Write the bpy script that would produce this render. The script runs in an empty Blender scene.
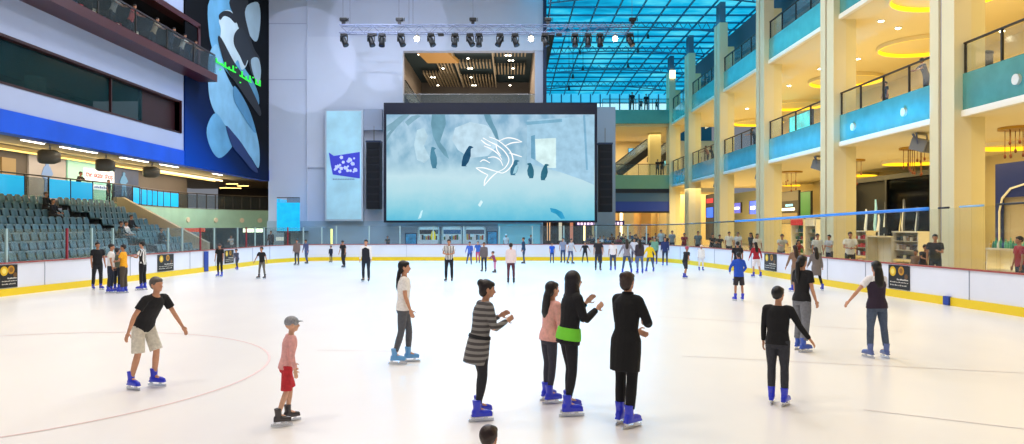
import bpy, bmesh, math, random
from mathutils import Vector, Matrix
random.seed(7)
SC = bpy.context.scene
EXPOSURE=0.0; SCREEN_E=1.0; WORLD_E=0.45; RINK_P=1500; GAL=1.0; BLU=1.0; WASH=2500
RINK_P=880; WORLD_E=0.27; GAL=0.37; WASH=2300; EXPOSURE=0.0; BLU=.24
COL = SC.collection
F, HC, CX, HY = 735.0, 2.3, 512.0, 226.0
ZF = 0.35                                   # mall floor, a step above the ice

def px(x, y, d):                            # photo pixel at depth d -> world point
    return Vector(((x-CX)*d/F, d, HC+(HY-y)*d/F))
def on_side(x, y, X):                       # photo pixel on the vertical plane x = X
    d = F*X/(x-CX)
    return Vector((X, d, HC+(HY-y)*d/F))
def ice_depth(y): return F*HC/(y-HY)

# ---------------------------------------------------------------- materials
_m = {}
def srgb(h):
    if isinstance(h, (tuple, list)): c = [v/255 for v in h]
    else: c = [int(h[i:i+2], 16)/255 for i in (1, 3, 5)]
    return [(v/12.92 if v <= .04045 else ((v+.055)/1.055)**2.4) for v in c]
def mat(h, rough=.6, metal=0, emit=0, var=0, scale=8, bump=0, trans=0, alpha=1, coat=0, key=None):
    k = (str(h), rough, metal, emit, var, scale, bump, trans, alpha, coat, key)
    if k in _m: return _m[k]
    m = bpy.data.materials.new('surface'); m.use_nodes = True
    nt = m.node_tree; b = nt.nodes['Principled BSDF']; c = srgb(h)
    b.inputs['Base Color'].default_value = (*c, 1)
    b.inputs['Roughness'].default_value = rough
    b.inputs['Metallic'].default_value = metal
    b.inputs['Coat Weight'].default_value = coat
    if emit:
        b.inputs['Emission Color'].default_value = (*c, 1)
        b.inputs['Emission Strength'].default_value = emit
    if trans: b.inputs['Transmission Weight'].default_value = trans
    if alpha < 1: b.inputs['Alpha'].default_value = alpha
    if var or bump:
        tc = nt.nodes.new('ShaderNodeTexCoord')
        no = nt.nodes.new('ShaderNodeTexNoise'); no.inputs['Scale'].default_value = scale
        no.inputs['Detail'].default_value = 5
        nt.links.new(tc.outputs['Object'], no.inputs['Vector'])
        if var:
            rp = nt.nodes.new('ShaderNodeValToRGB')
            lo = [v*(1-var) for v in c]; hi = [min(1, v*(1+var)) for v in c]
            rp.color_ramp.elements[0].position = .3; rp.color_ramp.elements[1].position = .7
            rp.color_ramp.elements[0].color = (*lo, 1); rp.color_ramp.elements[1].color = (*hi, 1)
            nt.links.new(no.outputs['Fac'], rp.inputs['Fac'])
            nt.links.new(rp.outputs['Color'], b.inputs['Base Color'])
            if emit: nt.links.new(rp.outputs['Color'], b.inputs['Emission Color'])
        if bump:
            bp = nt.nodes.new('ShaderNodeBump'); bp.inputs['Strength'].default_value = bump
            bp.inputs['Distance'].default_value = .02
            nt.links.new(no.outputs['Fac'], bp.inputs['Height']); nt.links.new(bp.outputs['Normal'], b.inputs['Normal'])
    _m[k] = m
    return m
def stripes(c1, c2, axis='X', freq=14, rough=.8, duty=.5):
    k = ('stripes', str(c1), str(c2), axis, freq, duty)
    if k in _m: return _m[k]
    m = bpy.data.materials.new('striped_fabric'); m.use_nodes = True
    nt = m.node_tree; b = nt.nodes['Principled BSDF']; b.inputs['Roughness'].default_value = rough
    tc = nt.nodes.new('ShaderNodeTexCoord'); se = nt.nodes.new('ShaderNodeSeparateXYZ')
    mu = nt.nodes.new('ShaderNodeMath'); mu.operation = 'MULTIPLY'; mu.inputs[1].default_value = freq
    fr = nt.nodes.new('ShaderNodeMath'); fr.operation = 'FRACT'
    gt = nt.nodes.new('ShaderNodeMath'); gt.operation = 'GREATER_THAN'; gt.inputs[1].default_value = duty
    mx = nt.nodes.new('ShaderNodeMix'); mx.data_type = 'RGBA'
    mx.inputs['A'].default_value = (*srgb(c1), 1); mx.inputs['B'].default_value = (*srgb(c2), 1)
    L = nt.links.new
    L(tc.outputs['Object'], se.inputs[0]); L(se.outputs[axis], mu.inputs[0]); L(mu.outputs[0], fr.inputs[0])
    L(fr.outputs[0], gt.inputs[0]); L(gt.outputs[0], mx.inputs['Factor']); L(mx.outputs['Result'], b.inputs['Base Color'])
    _m[k] = m
    return m
def glass(h='#dfeef0', alpha=.18, rough=.05, fr=.4):
    k = ('glass', str(h), alpha, rough, fr)
    if k in _m: return _m[k]
    m = bpy.data.materials.new('clear_glass'); m.use_nodes = True
    nt = m.node_tree; nt.nodes.remove(nt.nodes['Principled BSDF']); out = nt.nodes['Material Output']
    tr = nt.nodes.new('ShaderNodeBsdfTransparent'); c = srgb(h)
    tr.inputs[0].default_value = (*[.55+.45*v for v in c], 1)
    gl = nt.nodes.new('ShaderNodeBsdfGlossy'); gl.inputs['Roughness'].default_value = rough
    df = nt.nodes.new('ShaderNodeBsdfDiffuse'); df.inputs[0].default_value = (*c, 1)
    lw = nt.nodes.new('ShaderNodeLayerWeight'); lw.inputs['Blend'].default_value = .25
    m1 = nt.nodes.new('ShaderNodeMixShader'); m1.inputs[0].default_value = alpha
    m2 = nt.nodes.new('ShaderNodeMixShader'); mm = nt.nodes.new('ShaderNodeMath'); mm.operation = 'MULTIPLY'; mm.inputs[1].default_value = fr
    L = nt.links.new
    L(tr.outputs[0], m1.inputs[1]); L(df.outputs[0], m1.inputs[2])
    L(lw.outputs['Fresnel'], mm.inputs[0]); L(mm.outputs[0], m2.inputs[0])
    L(m1.outputs[0], m2.inputs[1]); L(gl.outputs[0], m2.inputs[2]); L(m2.outputs[0], out.inputs[0])
    _m[k] = m
    return m

# ---------------------------------------------------------------- mesh builder
class MB:
    def __init__(s): s.v = []; s.f = []; s.mi = []; s.mats = []; s.cur = 0
    def use(s, m):
        if m not in s.mats: s.mats.append(m)
        s.cur = s.mats.index(m); return s
    def add(s, vs, fs):
        o = len(s.v); s.v += [Vector(v) for v in vs]
        for f in fs: s.f.append([o+i for i in f]); s.mi.append(s.cur)
        return s
    def box(s, x0, x1, y0, y1, z0, z1):
        vs = [(x, y, z) for z in (z0, z1) for y in (y0, y1) for x in (x0, x1)]
        return s.add(vs, [(0,2,3,1),(4,5,7,6),(0,1,5,4),(2,6,7,3),(0,4,6,2),(1,3,7,5)])
    def bar(s, a, b, w, h=None, up=(0,0,1)):
        a = Vector(a); b = Vector(b); d = (b-a).normalized(); u = Vector(up)
        if abs(d.dot(u)) > .97: u = Vector((0,1,0))
        x = d.cross(u).normalized(); u = x.cross(d).normalized(); h = h or w
        vs = [p+x*i*w/2+u*j*h/2 for p in (a, b) for i, j in ((-1,-1),(1,-1),(1,1),(-1,1))]
        return s.add(vs, [(0,1,2,3),(7,6,5,4),(0,4,5,1),(1,5,6,2),(2,6,7,3),(3,7,4,0)])
    def loft(s, rings, cap=True, close=False):
        n = len(rings[0]); o = len(s.v)
        for r in rings: s.v += [Vector(p) for p in r]
        for i in range(len(rings)-1):
            for j in range(n):
                s.f.append([o+i*n+j, o+i*n+(j+1) % n, o+(i+1)*n+(j+1) % n, o+(i+1)*n+j]); s.mi.append(s.cur)
        if cap:
            s.f.append([o+j for j in reversed(range(n))]); s.mi.append(s.cur)
            s.f.append([o+(len(rings)-1)*n+j for j in range(n)]); s.mi.append(s.cur)
        return s
    def tube(s, pts, rad, n=8, cap=True):
        pts = [Vector(p) for p in pts]
        if not isinstance(rad, (list, tuple)): rad = [rad]*len(pts)
        rings = []; x = None
        for i, p in enumerate(pts):
            d = (pts[min(i+1, len(pts)-1)]-pts[max(i-1, 0)]).normalized()
            if x is None:
                x = d.orthogonal().normalized()
            else:
                x = (x-d*x.dot(d)).normalized()
            y = d.cross(x)
            rings.append([p+(x*math.cos(t)+y*math.sin(t))*rad[i] for t in [2*math.pi*k/n for k in range(n)]])
        return s.loft(rings, cap)
    def limb(s, pts, rad, n=10):            # tube with rounded ends
        pts = [Vector(p) for p in pts]
        d0 = (pts[0]-pts[1]).normalized(); d1 = (pts[-1]-pts[-2]).normalized()
        P = [pts[0]+d0*rad[0]*.8, pts[0]+d0*rad[0]*.5]+pts+[pts[-1]+d1*rad[-1]*.5, pts[-1]+d1*rad[-1]*.8]
        R = [rad[0]*.45, rad[0]*.82]+list(rad)+[rad[-1]*.82, rad[-1]*.45]
        return s.tube(P, R, n)
    def cyl(s, c, r, z0, z1, n=16, r1=None):
        r1 = r if r1 is None else r1
        return s.loft([[(c[0]+q*math.cos(t), c[1]+q*math.sin(t), z) for t in [2*math.pi*k/n for k in range(n)]] for z, q in ((z0, r), (z1, r1))])
    def ell(s, c, a, b, d, seg=12, rg=8):   # c centre, a/b/d semi-axis vectors
        c = Vector(c); a = Vector(a); b = Vector(b); d = Vector(d)
        o = len(s.v); s.v.append(c-d)
        for i in range(1, rg):
            t = -math.pi/2+math.pi*i/rg
            for j in range(seg):
                u = 2*math.pi*j/seg
                s.v.append(c+d*math.sin(t)+(a*math.cos(u)+b*math.sin(u))*math.cos(t))
        s.v.append(c+d); top = len(s.v)-1
        for j in range(seg):
            k = (j+1) % seg
            s.f.append([o, o+1+k, o+1+j]); s.mi.append(s.cur)
            for i in range(rg-2):
                q = o+1+i*seg
                s.f.append([q+j, q+k, q+seg+k, q+seg+j]); s.mi.append(s.cur)
            q = o+1+(rg-2)*seg
            s.f.append([q+j, q+k, top]); s.mi.append(s.cur)
        return s
    def sph(s, c, r, seg=12, rg=8): return s.ell(c, (r,0,0), (0,r,0), (0,0,r), seg, rg)
    def poly(s, pts, n=None, th=0):         # flat outline, optional thickness along n
        pts = [Vector(p) for p in pts]; k = len(pts)
        if not th: return s.add(pts, [list(range(k))])
        n = Vector(n)*th
        vs = pts+[p+n for p in pts]
        fs = [list(range(k))[::-1], [k+i for i in range(k)]]+[[i, (i+1) % k, k+(i+1) % k, k+i] for i in range(k)]
        return s.add(vs, fs)
    def mesh(s, name, smooth=False):
        me = bpy.data.meshes.new(name); me.from_pydata(s.v, [], s.f); me.update()
        for m in s.mats: me.materials.append(m)
        if s.mats: me.polygons.foreach_set('material_index', s.mi)
        if smooth: me.polygons.foreach_set('use_smooth', [True]*len(me.polygons))
        bm = bmesh.new(); bm.from_mesh(me); bmesh.ops.recalc_face_normals(bm, faces=bm.faces); bm.to_mesh(me); bm.free()
        return me
    def build(s, name, m=None, parent=None, smooth=False, loc=None, bevel=0):
        me = s.mesh(name, smooth)
        if m is not None and not s.mats: me.materials.append(m)
        return link(name, me, parent, loc, bevel)
def link(name, me, parent=None, loc=None, bevel=0):
    o = bpy.data.objects.new(name, me); COL.objects.link(o)
    if parent: o.parent = parent
    if loc is not None: o.location = loc
    if bevel:
        bv = o.modifiers.new('bevel', 'BEVEL'); bv.width = bevel; bv.segments = 2; bv.limit_method = 'ANGLE'
    return o
def thing(name, label, cat, loc=(0,0,0), rz=0, group=None):
    o = bpy.data.objects.new(name, None); COL.objects.link(o); o.empty_display_size = .2
    o.location = loc; o.rotation_euler = (0, 0, rz)
    return tag(o, label, cat, group)
def tag(o, label, cat, group=None, kind=None):
    o['label'] = label; o['category'] = cat
    if group: o['group'] = group
    if kind: o['kind'] = kind
    return o
def struct(o, label=None, cat=None):
    o['kind'] = 'structure'
    if label: o['label'] = label
    if cat: o['category'] = cat
    return o
def recentre(o):                            # origin of a single-mesh thing to the bottom middle of its mesh
    if o.type != 'MESH' or o.parent: return o
    me = o.data; n = len(me.vertices)
    xs = [v.co for v in me.vertices]
    c = Vector(((min(v.x for v in xs)+max(v.x for v in xs))/2, (min(v.y for v in xs)+max(v.y for v in xs))/2, min(v.z for v in xs)))
    me.transform(Matrix.Translation(-c)); o.location = o.location+c
    return o
def bezier_smooth(pts, n=8):                # Catmull-Rom through pts
    out = []
    P = [Vector(p) for p in pts]; P = [P[0]*2-P[1]]+P+[P[-1]*2-P[-2]]
    for i in range(1, len(P)-2):
        for k in range(n):
            t = k/n; a, b, c, d = P[i-1:i+3]
            out.append(.5*((2*b)+(c-a)*t+(2*a-5*b+4*c-d)*t*t+(3*b-a-3*c+d)*t**3))
    out.append(P[-2]); return out
# ---------------------------------------------------------------- people
def remesh(mb, name, voxel, smooth_it=3, mats=None, paint=None):
    me = mb.mesh(name)
    o = bpy.data.objects.new(name, me); COL.objects.link(o)
    r = o.modifiers.new('r', 'REMESH'); r.mode = 'VOXEL'; r.voxel_size = voxel; r.use_smooth_shade = True
    s = o.modifiers.new('s', 'SMOOTH'); s.iterations = smooth_it; s.factor = .5
    dg = bpy.context.evaluated_depsgraph_get()
    res = bpy.data.meshes.new_from_object(o.evaluated_get(dg))
    bpy.data.objects.remove(o); bpy.data.meshes.remove(me)
    res.name = name; res.materials.clear()
    for m in (mats or []): res.materials.append(m)
    if paint:
        kd = paint
        for p in res.polygons:
            c = p.center
            for (q, rad, idx) in kd:
                dd = c-q[0]
                if abs(dd.dot(q[1])) < rad[0] and abs(dd.dot(q[2])) < rad[1] and dd.length < .05: p.material_index = idx
    return res
def rings(mb, P, U, S, prof, n=16):
    U = U.normalized(); Fw = U.cross(S).normalized()
    rr = []
    for t, a, b in prof:
        c = P+U*t
        rr.append([c+S*a*math.cos(q)+Fw*b*math.sin(q) for q in [2*math.pi*k/n for k in range(n)]])
    mb.loft(rr)
def ddir(side, pitch, abd):
    p, a = math.radians(pitch), math.radians(abd)
    return Vector((side*math.sin(a), math.sin(p)*math.cos(a), -math.cos(p)*math.cos(a)))
SKIN = ['#c99272', '#b57f5f', '#d8a88a', '#9a6a4c']
POSES = {   # lean, head pitch, head yaw, [left arm, right arm] (upper pitch, abd, fore pitch, abd), [left leg, right leg] (thigh pitch, abd, shin pitch, abd)
 'stand':  dict(lean=3, arms=[(4,8,12,4),(2,9,14,3)], legs=[(4,3,-3,1),(-2,5,-6,1)]),
 'glide':  dict(lean=9, arms=[(8,18,22,10),(-10,22,8,14)], legs=[(14,3,-6,2),(-4,6,-20,2)]),
 'walk':   dict(lean=6, arms=[(22,8,38,4),(-18,10,-4,6)], legs=[(20,2,2,1),(-10,4,-28,2)]),
 'stride': dict(lean=14, arms=[(30,14,60,-6),(-28,22,-8,14)], legs=[(28,2,-10,2),(-16,14,-34,14)]),
 'folded': dict(lean=2, arms=[(18,10,80,-48),(18,10,82,-46)], legs=[(3,4,-2,1),(0,5,-3,1)]),
 'phone':  dict(lean=3, arms=[(20,6,105,-28),(6,8,20,4)], legs=[(3,4,-2,1),(0,5,-3,1)]),
 'lean':   dict(lean=20, arms=[(48,10,78,-20),(48,10,78,-20)], legs=[(4,4,-3,1),(2,4,-5,1)]),
 'sit':    dict(lean=4, arms=[(24,8,64,-12),(24,8,64,-12)], legs=[(82,6,4,2),(82,6,4,2)], sit=True),
 'wave':   dict(lean=4, arms=[(5,10,14,4),(30,50,100,50)], legs=[(4,3,-3,1),(-2,5,-6,1)]),
 'wide':   dict(lean=6, arms=[(6,30,14,24),(4,32,12,24)], legs=[(6,10,-2,8),(2,12,-4,8)]),
}
CACHE = {}
def hand(mb, W, D, S, side, s, fine, curl=.5):
    D = D.normalized(); Nn = (S*(-side)); Nn = (Nn-D*Nn.dot(D)).normalized()   # palm faces the body
    A = D.cross(Nn).normalized()            # across the palm
    if A.y < 0: A = -A                      # thumb side forward
    mb.ell(W+D*.045*s, A*.040*s, D*.052*s, Nn*.017*s, 10, 6)
    for k, (off, ln) in enumerate(((.030, .072), (.010, .080), (-.010, .074), (-.029, .058))):
        b = W+D*.075*s+A*off*s
        r = .0092*s
        m1 = b+(D+Nn*.25*curl).normalized()*ln*.45*s; m2 = m1+(D+Nn*1.0*curl).normalized()*ln*.32*s
        m3 = m2+(D*.6+Nn*1.6*curl).normalized()*ln*.25*s
        mb.limb([b, m1, m2, m3], [r, r*.98, r*.92, r*.8], 6)
    b = W+D*.025*s+A*.030*s
    m1 = b+(D*.6+A*.8+Nn*.25).normalized()*.036*s; m2 = m1+(D+A*.25+Nn*.35).normalized()*.034*s
    mb.limb([b, m1, m2], [.012*s, .0105*s, .009*s], 6)
def person(label, x, y, z, H=1.7, face=0, pose='stand', top=('tee', '#222222'), bottom=('slim', '#222222'),
           hair=('short', '#17120f'), skin=0, skates='#2435c8', lod=1, group=None, over=None, head=(0, 0), female=False,
           belt=None, gilet=None, twist=0, name='person'):
    s = H/1.72
    P_ = dict(POSES[pose]) if isinstance(pose, str) else dict(pose)
    if over: P_.update(over)
    vox = {2: .0085, 1: .016, 0: .022}[lod]
    key = (repr(sorted(P_.items(), key=str)), round(H, 2), top[0], bottom[0], hair[0], bool(skates), lod, head, female, twist, belt and belt[1], gilet is not None)
    skm = mat(SKIN[skin], .55, var=.08, scale=20)
    topm = top[1] if isinstance(top[1], bpy.types.Material) else mat(top[1], .85, var=.12, scale=30, bump=.3)
    botm = bottom[1] if isinstance(bottom[1], bpy.types.Material) else mat(bottom[1], .85, var=.15, scale=25, bump=.3)
    hm = mat(hair[1], .45, var=.3, scale=45, bump=.4)
    root = thing(name, label, 'person', (x, y, z), math.radians(face), group)
    lift = .07 if skates else .02
    X = Vector((1, 0, 0))
    L = math.radians(P_['lean']); U = Vector((0, math.sin(L), math.cos(L)))
    # legs -> pelvis height
    ends = []
    for i, side in enumerate((-1, 1)):
        a = P_['legs'][i]
        ends.append((ddir(side, a[0], a[1])*.405*s, ddir(side, a[2], a[3])*.405*s))
    if P_.get('sit'): hz = .52*s+.0
    else: hz = max(-(e[0]+e[1]).z for e in ends)+.085*s+lift
    P = Vector((0, 0, hz))
    if P_.get('sit'):
        root.location.z = z
    elif P_.get('shift') is None:
        mid = (ends[0][0]+ends[0][1]+ends[1][0]+ends[1][1])*.5
        P.x -= mid.x; P.y -= mid.y*.7
    hips = [P+Vector((sd*.088*s, 0, 0)) for sd in (-1, 1)]
    knees = [hips[i]+ends[i][0] for i in (0, 1)]; ank = [knees[i]+ends[i][1] for i in (0, 1)]
    if P_.get('sit'):
        for i in (0, 1): ank[i].z = max(ank[i].z, .1)
    tw = Matrix.Rotation(math.radians(twist), 3, U)
    S = (tw @ X).normalized()
    sw = (.158 if female else .178)*s
    Nk = P+U*.555*s
    sh = [P+U*.495*s+S*sd*sw for sd in (-1, 1)]
    el = []; wr = []; fd = []
    for i, side in enumerate((-1, 1)):
        a = P_['arms'][i]
        d1 = tw @ ddir(side, a[0], a[1]); d2 = tw @ ddir(side, a[2], a[3])
        el.append(sh[i]+d1*.285*s); wr.append(el[i]+d2*.245*s); fd.append(d2)
    hs = s**.45 if s < 1 else s**.6         # children keep larger heads
    hp, hyaw = math.radians(head[0]+P_['lean']*.35), math.radians(head[1])
    Uh = Vector((0, math.sin(hp), math.cos(hp)))
    R = Matrix.Rotation(hyaw, 3, Uh)
    Sh = R @ X; Fh = Uh.cross(Sh).normalized()
    hc = Nk+Uh*(.045*s+.105*hs)
    if key in CACHE:
        parts = CACHE[key]
    else:
        parts = {}
        # body
        b = MB(); k = .86
        hipw = .165 if female else .155; wst = .118 if female else .135
        prof = [(-.09,.10,.085),(-.03,hipw-.01,.105),(.04,hipw,.11),(.15,wst,.09),(.27,wst+.012,.098),(.38,.155,.112),(.46,.152,.10),(.51,.115,.08),(.555,.062,.06)]
        rings(b, P, U, S, [(t*s, a*s*k, c*s*k) for t, a, c in prof])
        b.limb([Nk-U*.05*s, Nk+Uh*.07*s], [.052*s, .048*s])
        for i in (0, 1):
            b.limb([hips[i], hips[i].lerp(knees[i], .5), knees[i], knees[i].lerp(ank[i], .35), ank[i]],
                   [.078*s, .066*s, .048*s, .05*s, .034*s], 12)
            b.limb([sh[i], sh[i].lerp(el[i], .5), el[i], el[i].lerp(wr[i], .3), wr[i]], [.044*s, .04*s, .034*s, .034*s, .023*s], 10)
            b.limb([sh[i]-S*(-1, 1)[i]*.06*s+U*.01*s, sh[i]], [.045*s, .046*s], 10)
            b.limb([ank[i], ank[i]+Vector((0, .12*s, -.045*s))], [.034*s, .026*s], 8)
            hand(b, wr[i], fd[i], S, (-1, 1)[i], s, lod == 2)
        # head: skull, jaw, nose, ears, brow
        b.ell(hc+Uh*.018*hs-Fh*.008*hs, Sh*.074*hs, Fh*.092*hs, Uh*.092*hs, 16, 12)
        b.ell(hc-Uh*.042*hs+Fh*.022*hs, Sh*.054*hs, Fh*.062*hs, Uh*.066*hs, 14, 10)
        b.limb([hc+Uh*.012*hs+Fh*.082*hs, hc-Uh*.024*hs+Fh*.103*hs], [.008*hs, .014*hs], 8)
        b.ell(hc-Uh*.05*hs+Fh*.083*hs, Sh*.024*hs, Fh*.012*hs, Uh*.011*hs, 8, 6)
        b.ell(hc-Uh*.078*hs+Fh*.07*hs, Sh*.024*hs, Fh*.018*hs, Uh*.016*hs, 8, 6)
        b.ell(hc+Uh*.03*hs+Fh*.075*hs, Sh*.046*hs, Fh*.014*hs, Uh*.012*hs, 10, 6)
        for sd in (-1, 1): b.ell(hc+Sh*sd*.077*hs-Fh*.008*hs-Uh*.005*hs, Sh*.010*hs, Fh*.018*hs, Uh*.031*hs, 8, 6)
        paint = []
        for sd in (-1, 1):
            e = hc+Sh*sd*.031*hs+Fh*.082*hs+Uh*.010*hs
            paint.append(((e, Sh, Uh), (.014*hs, .0065*hs), 1))
            paint.append(((e+Uh*.022*hs, Sh, Uh), (.019*hs, .0045*hs), 1))
        paint.append(((hc-Uh*.05*hs+Fh*.088*hs, Sh, Uh), (.021*hs, .008*hs), 2))
        parts['body'] = remesh(b, 'person', vox, 2, [skm, mat('#1d1512', .4), mat('#9c4f45', .5)], paint if lod else None)
        parts['_paint'] = 3
        # top garment
        tt = top[0]
        if tt:
            b = MB(); g = 1.09 if tt in ('tee', 'long', 'vest') else 1.16
            low = {'tee': -.03, 'long': -.05, 'jacket': -.08, 'coat': -.32, 'vest': -.04, 'shawl': -.08, 'dress': -.25}[tt]
            pr = [(low, hipw*(1.09 if low > -.2 else .96), .122 if low > -.2 else .138)]
            if low < -.1: pr.append((-.10, hipw*1.05, .13))
            pr += [(.04, hipw*1.05, .118), (.15, wst+.012, .10), (.27, wst+.02, .104), (.38, .160, .116), (.46, .158, .106), (.51, .122, .088), (.545, .074, .07)]
            rings(b, P, U, S, [(t*s, a*s*g, c*s*g) for t, a, c in pr])
            for i in (0, 1):
                sg = (-1, 1)[i]; gg = g*1.12
                b.limb([sh[i]-S*sg*.07*s+U*.008*s, sh[i]], [.05*s*gg, .05*s*gg], 12)
                if tt == 'vest': continue
                if tt == 'tee':
                    e = sh[i].lerp(el[i], .62)
                    b.tube([sh[i]-(el[i]-sh[i])*.02, sh[i].lerp(el[i], .3), e], [.05*s*gg, .053*s*gg, .054*s*gg], 12)
                else:
                    w2 = 1.25 if tt in ('jacket', 'coat', 'shawl') else 1.1
                    e = el[i].lerp(wr[i], .93)
                    b.tube([sh[i]-(el[i]-sh[i])*.02, sh[i].lerp(el[i], .5), el[i].lerp(sh[i], .04), el[i].lerp(wr[i], .1), el[i].lerp(wr[i], .5), e],
                           [.05*s*gg, .047*s*gg, .041*s*w2, .041*s*w2, .038*s*w2, .031*s*w2], 12)
            if tt == 'shawl':               # loose wrap falling from the shoulders
                rings(b, P, U, S, [(.02*s, .175*s, .135*s), (.18*s, .185*s, .14*s), (.34*s, .19*s, .135*s), (.46*s, .18*s, .12*s), (.53*s, .11*s, .09*s)])
            if tt in ('jacket', 'shawl', 'coat'):
                b.tube([Nk-U*.03*s, Nk+U*.035*s], [.078*s, .066*s], 14)
            parts['top'] = remesh(b, 'shirt', vox, 3, [topm])
        # bottom garment
        bt = bottom[0]
        if bt:
            b = MB()
            if bt in ('slim', 'straight', 'baggy', 'shorts', 'leggings'):
                g = {'slim': 1.12, 'leggings': 1.06, 'straight': 1.2, 'baggy': 1.38, 'shorts': 1.36}[bt]
                rings(b, P, Vector((0, U.y*.4, 1)).normalized(), X, [(-.10*s, .12*s, .10*s), (-.04*s, hipw*s*1.04, .118*s), (.03*s, hipw*s*1.03, .116*s), (.09*s, (wst+.022)*s, .104*s)])
                for i in (0, 1):
                    if bt == 'shorts':
                        e = hips[i].lerp(knees[i], .98)
                        b.tube([hips[i]+Vector((0, 0, .02)), hips[i].lerp(knees[i], .5), e], [.085*s*1.1, .082*s*1.15, .08*s*1.2], 14)
                    else:
                        e = ank[i].lerp(knees[i], .16 if skates else -.04)
                        lo = {'slim': .044, 'leggings': .038, 'straight': .056, 'baggy': .075}[bt]*s
                        b.tube([hips[i]+Vector((0, 0, .02)), hips[i].lerp(knees[i], .5), knees[i].lerp(hips[i], .06), knees[i].lerp(ank[i], .08), knees[i].lerp(ank[i], .4), e],
                               [.083*s*min(g, 1.2), .072*s*g, .054*s*g, .053*s*g, .053*s*g, lo], 14)
            else:                            # skirt
                ln = .34 if bt == 'skirt' else .72
                w = .23 if bt == 'skirt' else .21
                mx = max(abs(knees[0].y), abs(knees[1].y))
                rings(b, P, Vector((0, 0, 1)), X, [(-ln*s, w*s, (.17*s+mx*.5)), (-ln*.5*s, .205*s, .16*s+mx*.2), (-.04*s, hipw*1.08*s, .13*s), (.09*s, (wst+.025)*s, .108*s)])
            parts['bottom'] = remesh(b, 'trousers', vox, 3, [botm])
        # hair
        hk = hair[0]
        if hk:
            b = MB()
            if hk == 'cap':
                b.ell(hc+Uh*.035*hs-Fh*.008*hs, Sh*.084*hs, Fh*.103*hs, Uh*.085*hs, 16, 10)
                b.ell(hc+Uh*.045*hs+Fh*.11*hs, Sh*.06*hs, Fh*.05*hs, Uh*.009*hs, 12, 6)
            elif hk == 'hijab':
                b.ell(hc+Uh*.018*hs-Fh*.018*hs, Sh*.094*hs, Fh*.104*hs, Uh*.112*hs, 16, 12)
                b.limb([hc-Fh*.03*hs-Uh*.03*hs, Nk-U*.03*s-Fh*.01], [.088*hs, .10*s], 14)
            else:
                b.ell(hc+Uh*.030*hs-Fh*.022*hs, Sh*.085*hs, Fh*.094*hs, Uh*.095*hs, 16, 12)
                b.ell(hc+Uh*.065*hs+Fh*.030*hs, Sh*.066*hs, Fh*.058*hs, Uh*.042*hs, 14, 8)
                if hk != 'short':
                    b.ell(hc-Uh*.02*hs-Fh*.045*hs, Sh*.078*hs, Fh*.06*hs, Uh*.085*hs, 14, 8)
                else:
                    b.ell(hc-Uh*.01*hs-Fh*.05*hs, Sh*.066*hs, Fh*.045*hs, Uh*.06*hs, 14, 8)
                back = -Fh
                if hk == 'long':
                    q = [hc+Uh*.02*hs+back*.06*hs, hc-Uh*.08*hs+back*.085*hs, Nk-U*.06*s+back*.10*s, Nk-U*.19*s+back*.105*s, Nk-U*.27*s+back*.10*s]
                    rr = []
                    for w_, p_ in zip((.07, .082, .092, .082, .03), q):
                        rr.append([p_+Sh*w_*hs*math.cos(t)+Fh*w_*.42*hs*math.sin(t) for t in [2*math.pi*j/14 for j in range(14)]])
                    b.loft(rr)
                if hk == 'bun':
                    b.ell(hc+Uh*.065*hs+back*.095*hs, Sh*.052*hs, Fh*.046*hs, Uh*.05*hs, 12, 8)
                if hk == 'pony':
                    q = [hc+Uh*.03*hs+back*.09*hs, hc-Uh*.02*hs+back*.13*hs, Nk-U*.03*s+back*.13*s, Nk-U*.16*s+back*.125*s, Nk-U*.25*s+back*.115*s]
                    b.limb(q, [.028*hs, .042*hs, .046*hs, .036*hs, .012*hs], 10)
            parts['hair'] = remesh(b, 'hair', vox, 2, [hm])
        if skates or True:
            b = MB(); q = s**.7
            b.tube([(0, -.012*q, .10+.0), (0, -.012*q, .18*q), (0, -.018*q, .27*q)], [.048*q, .050*q, .058*q], 12)
            b.limb([(0, -.045*q, .115*q), (0, .03*q, .108*q), (0, .115*q, .103*q), (0, .155*q, .10*q)], [.044*q, .046*q, .044*q, .034*q], 12)
            b.box(-.036*q, .036*q, -.085*q, .18*q, .062*q, .084*q)
            parts['boot'] = remesh(b, 'ice_skate', max(vox*.9, .011), 2, None)
            b = MB().box(-.004, .004, -.12*q, .20*q, 0, .034*q)
            for yy in (-.06, .10): b.box(-.011, .011, (yy-.02)*q, (yy+.02)*q, .03*q, .066*q)
            parts['blade'] = b.mesh('blade')
            b = MB(); b.limb([(0, -.04*q, .04*q), (0, .03*q, .04*q), (0, .13*q, .034*q)], [.038*q, .04*q, .034*q], 10)
            b.tube([(0, -.03*q, .05*q), (0, -.03*q, .11*q)], [.038*q, .04*q], 10)
            parts['shoe'] = b.mesh('shoe', True)
        parts['ank'] = [a.copy() for a in ank]
        if belt is not None:
            b = MB()
            if belt[1] > .1: rings(b, P, U, S, [(-.03*s, hipw*s*1.30, .152*s), (.03*s, hipw*s*1.29, .150*s), (.08*s, (wst+.045)*s*1.18, .142*s), (.12*s, (wst+.03)*s*1.2, .136*s)])
            else: rings(b, P, U, S, [(.075*s, (wst+.043)*s*1.2, .140*s), (.12*s, (wst+.03)*s*1.23, .136*s)])
            parts['belt'] = remesh(b, 'waistband', vox, 1, [topm])
        if gilet is not None:
            b = MB(); g = 1.2
            rings(b, P, U, S, [(t*s, a*s*g, c*s*g) for t, a, c in [(-.05, hipw*1.04, .118), (.04, hipw, .112), (.15, wst+.012, .10), (.27, wst+.018, .104), (.38, .152, .114), (.45, .142, .10), (.5, .10, .085), (.53, .07, .066)]])
            parts['gilet'] = remesh(b, 'vest', vox, 2, [topm])
        CACHE[key] = parts
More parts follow.
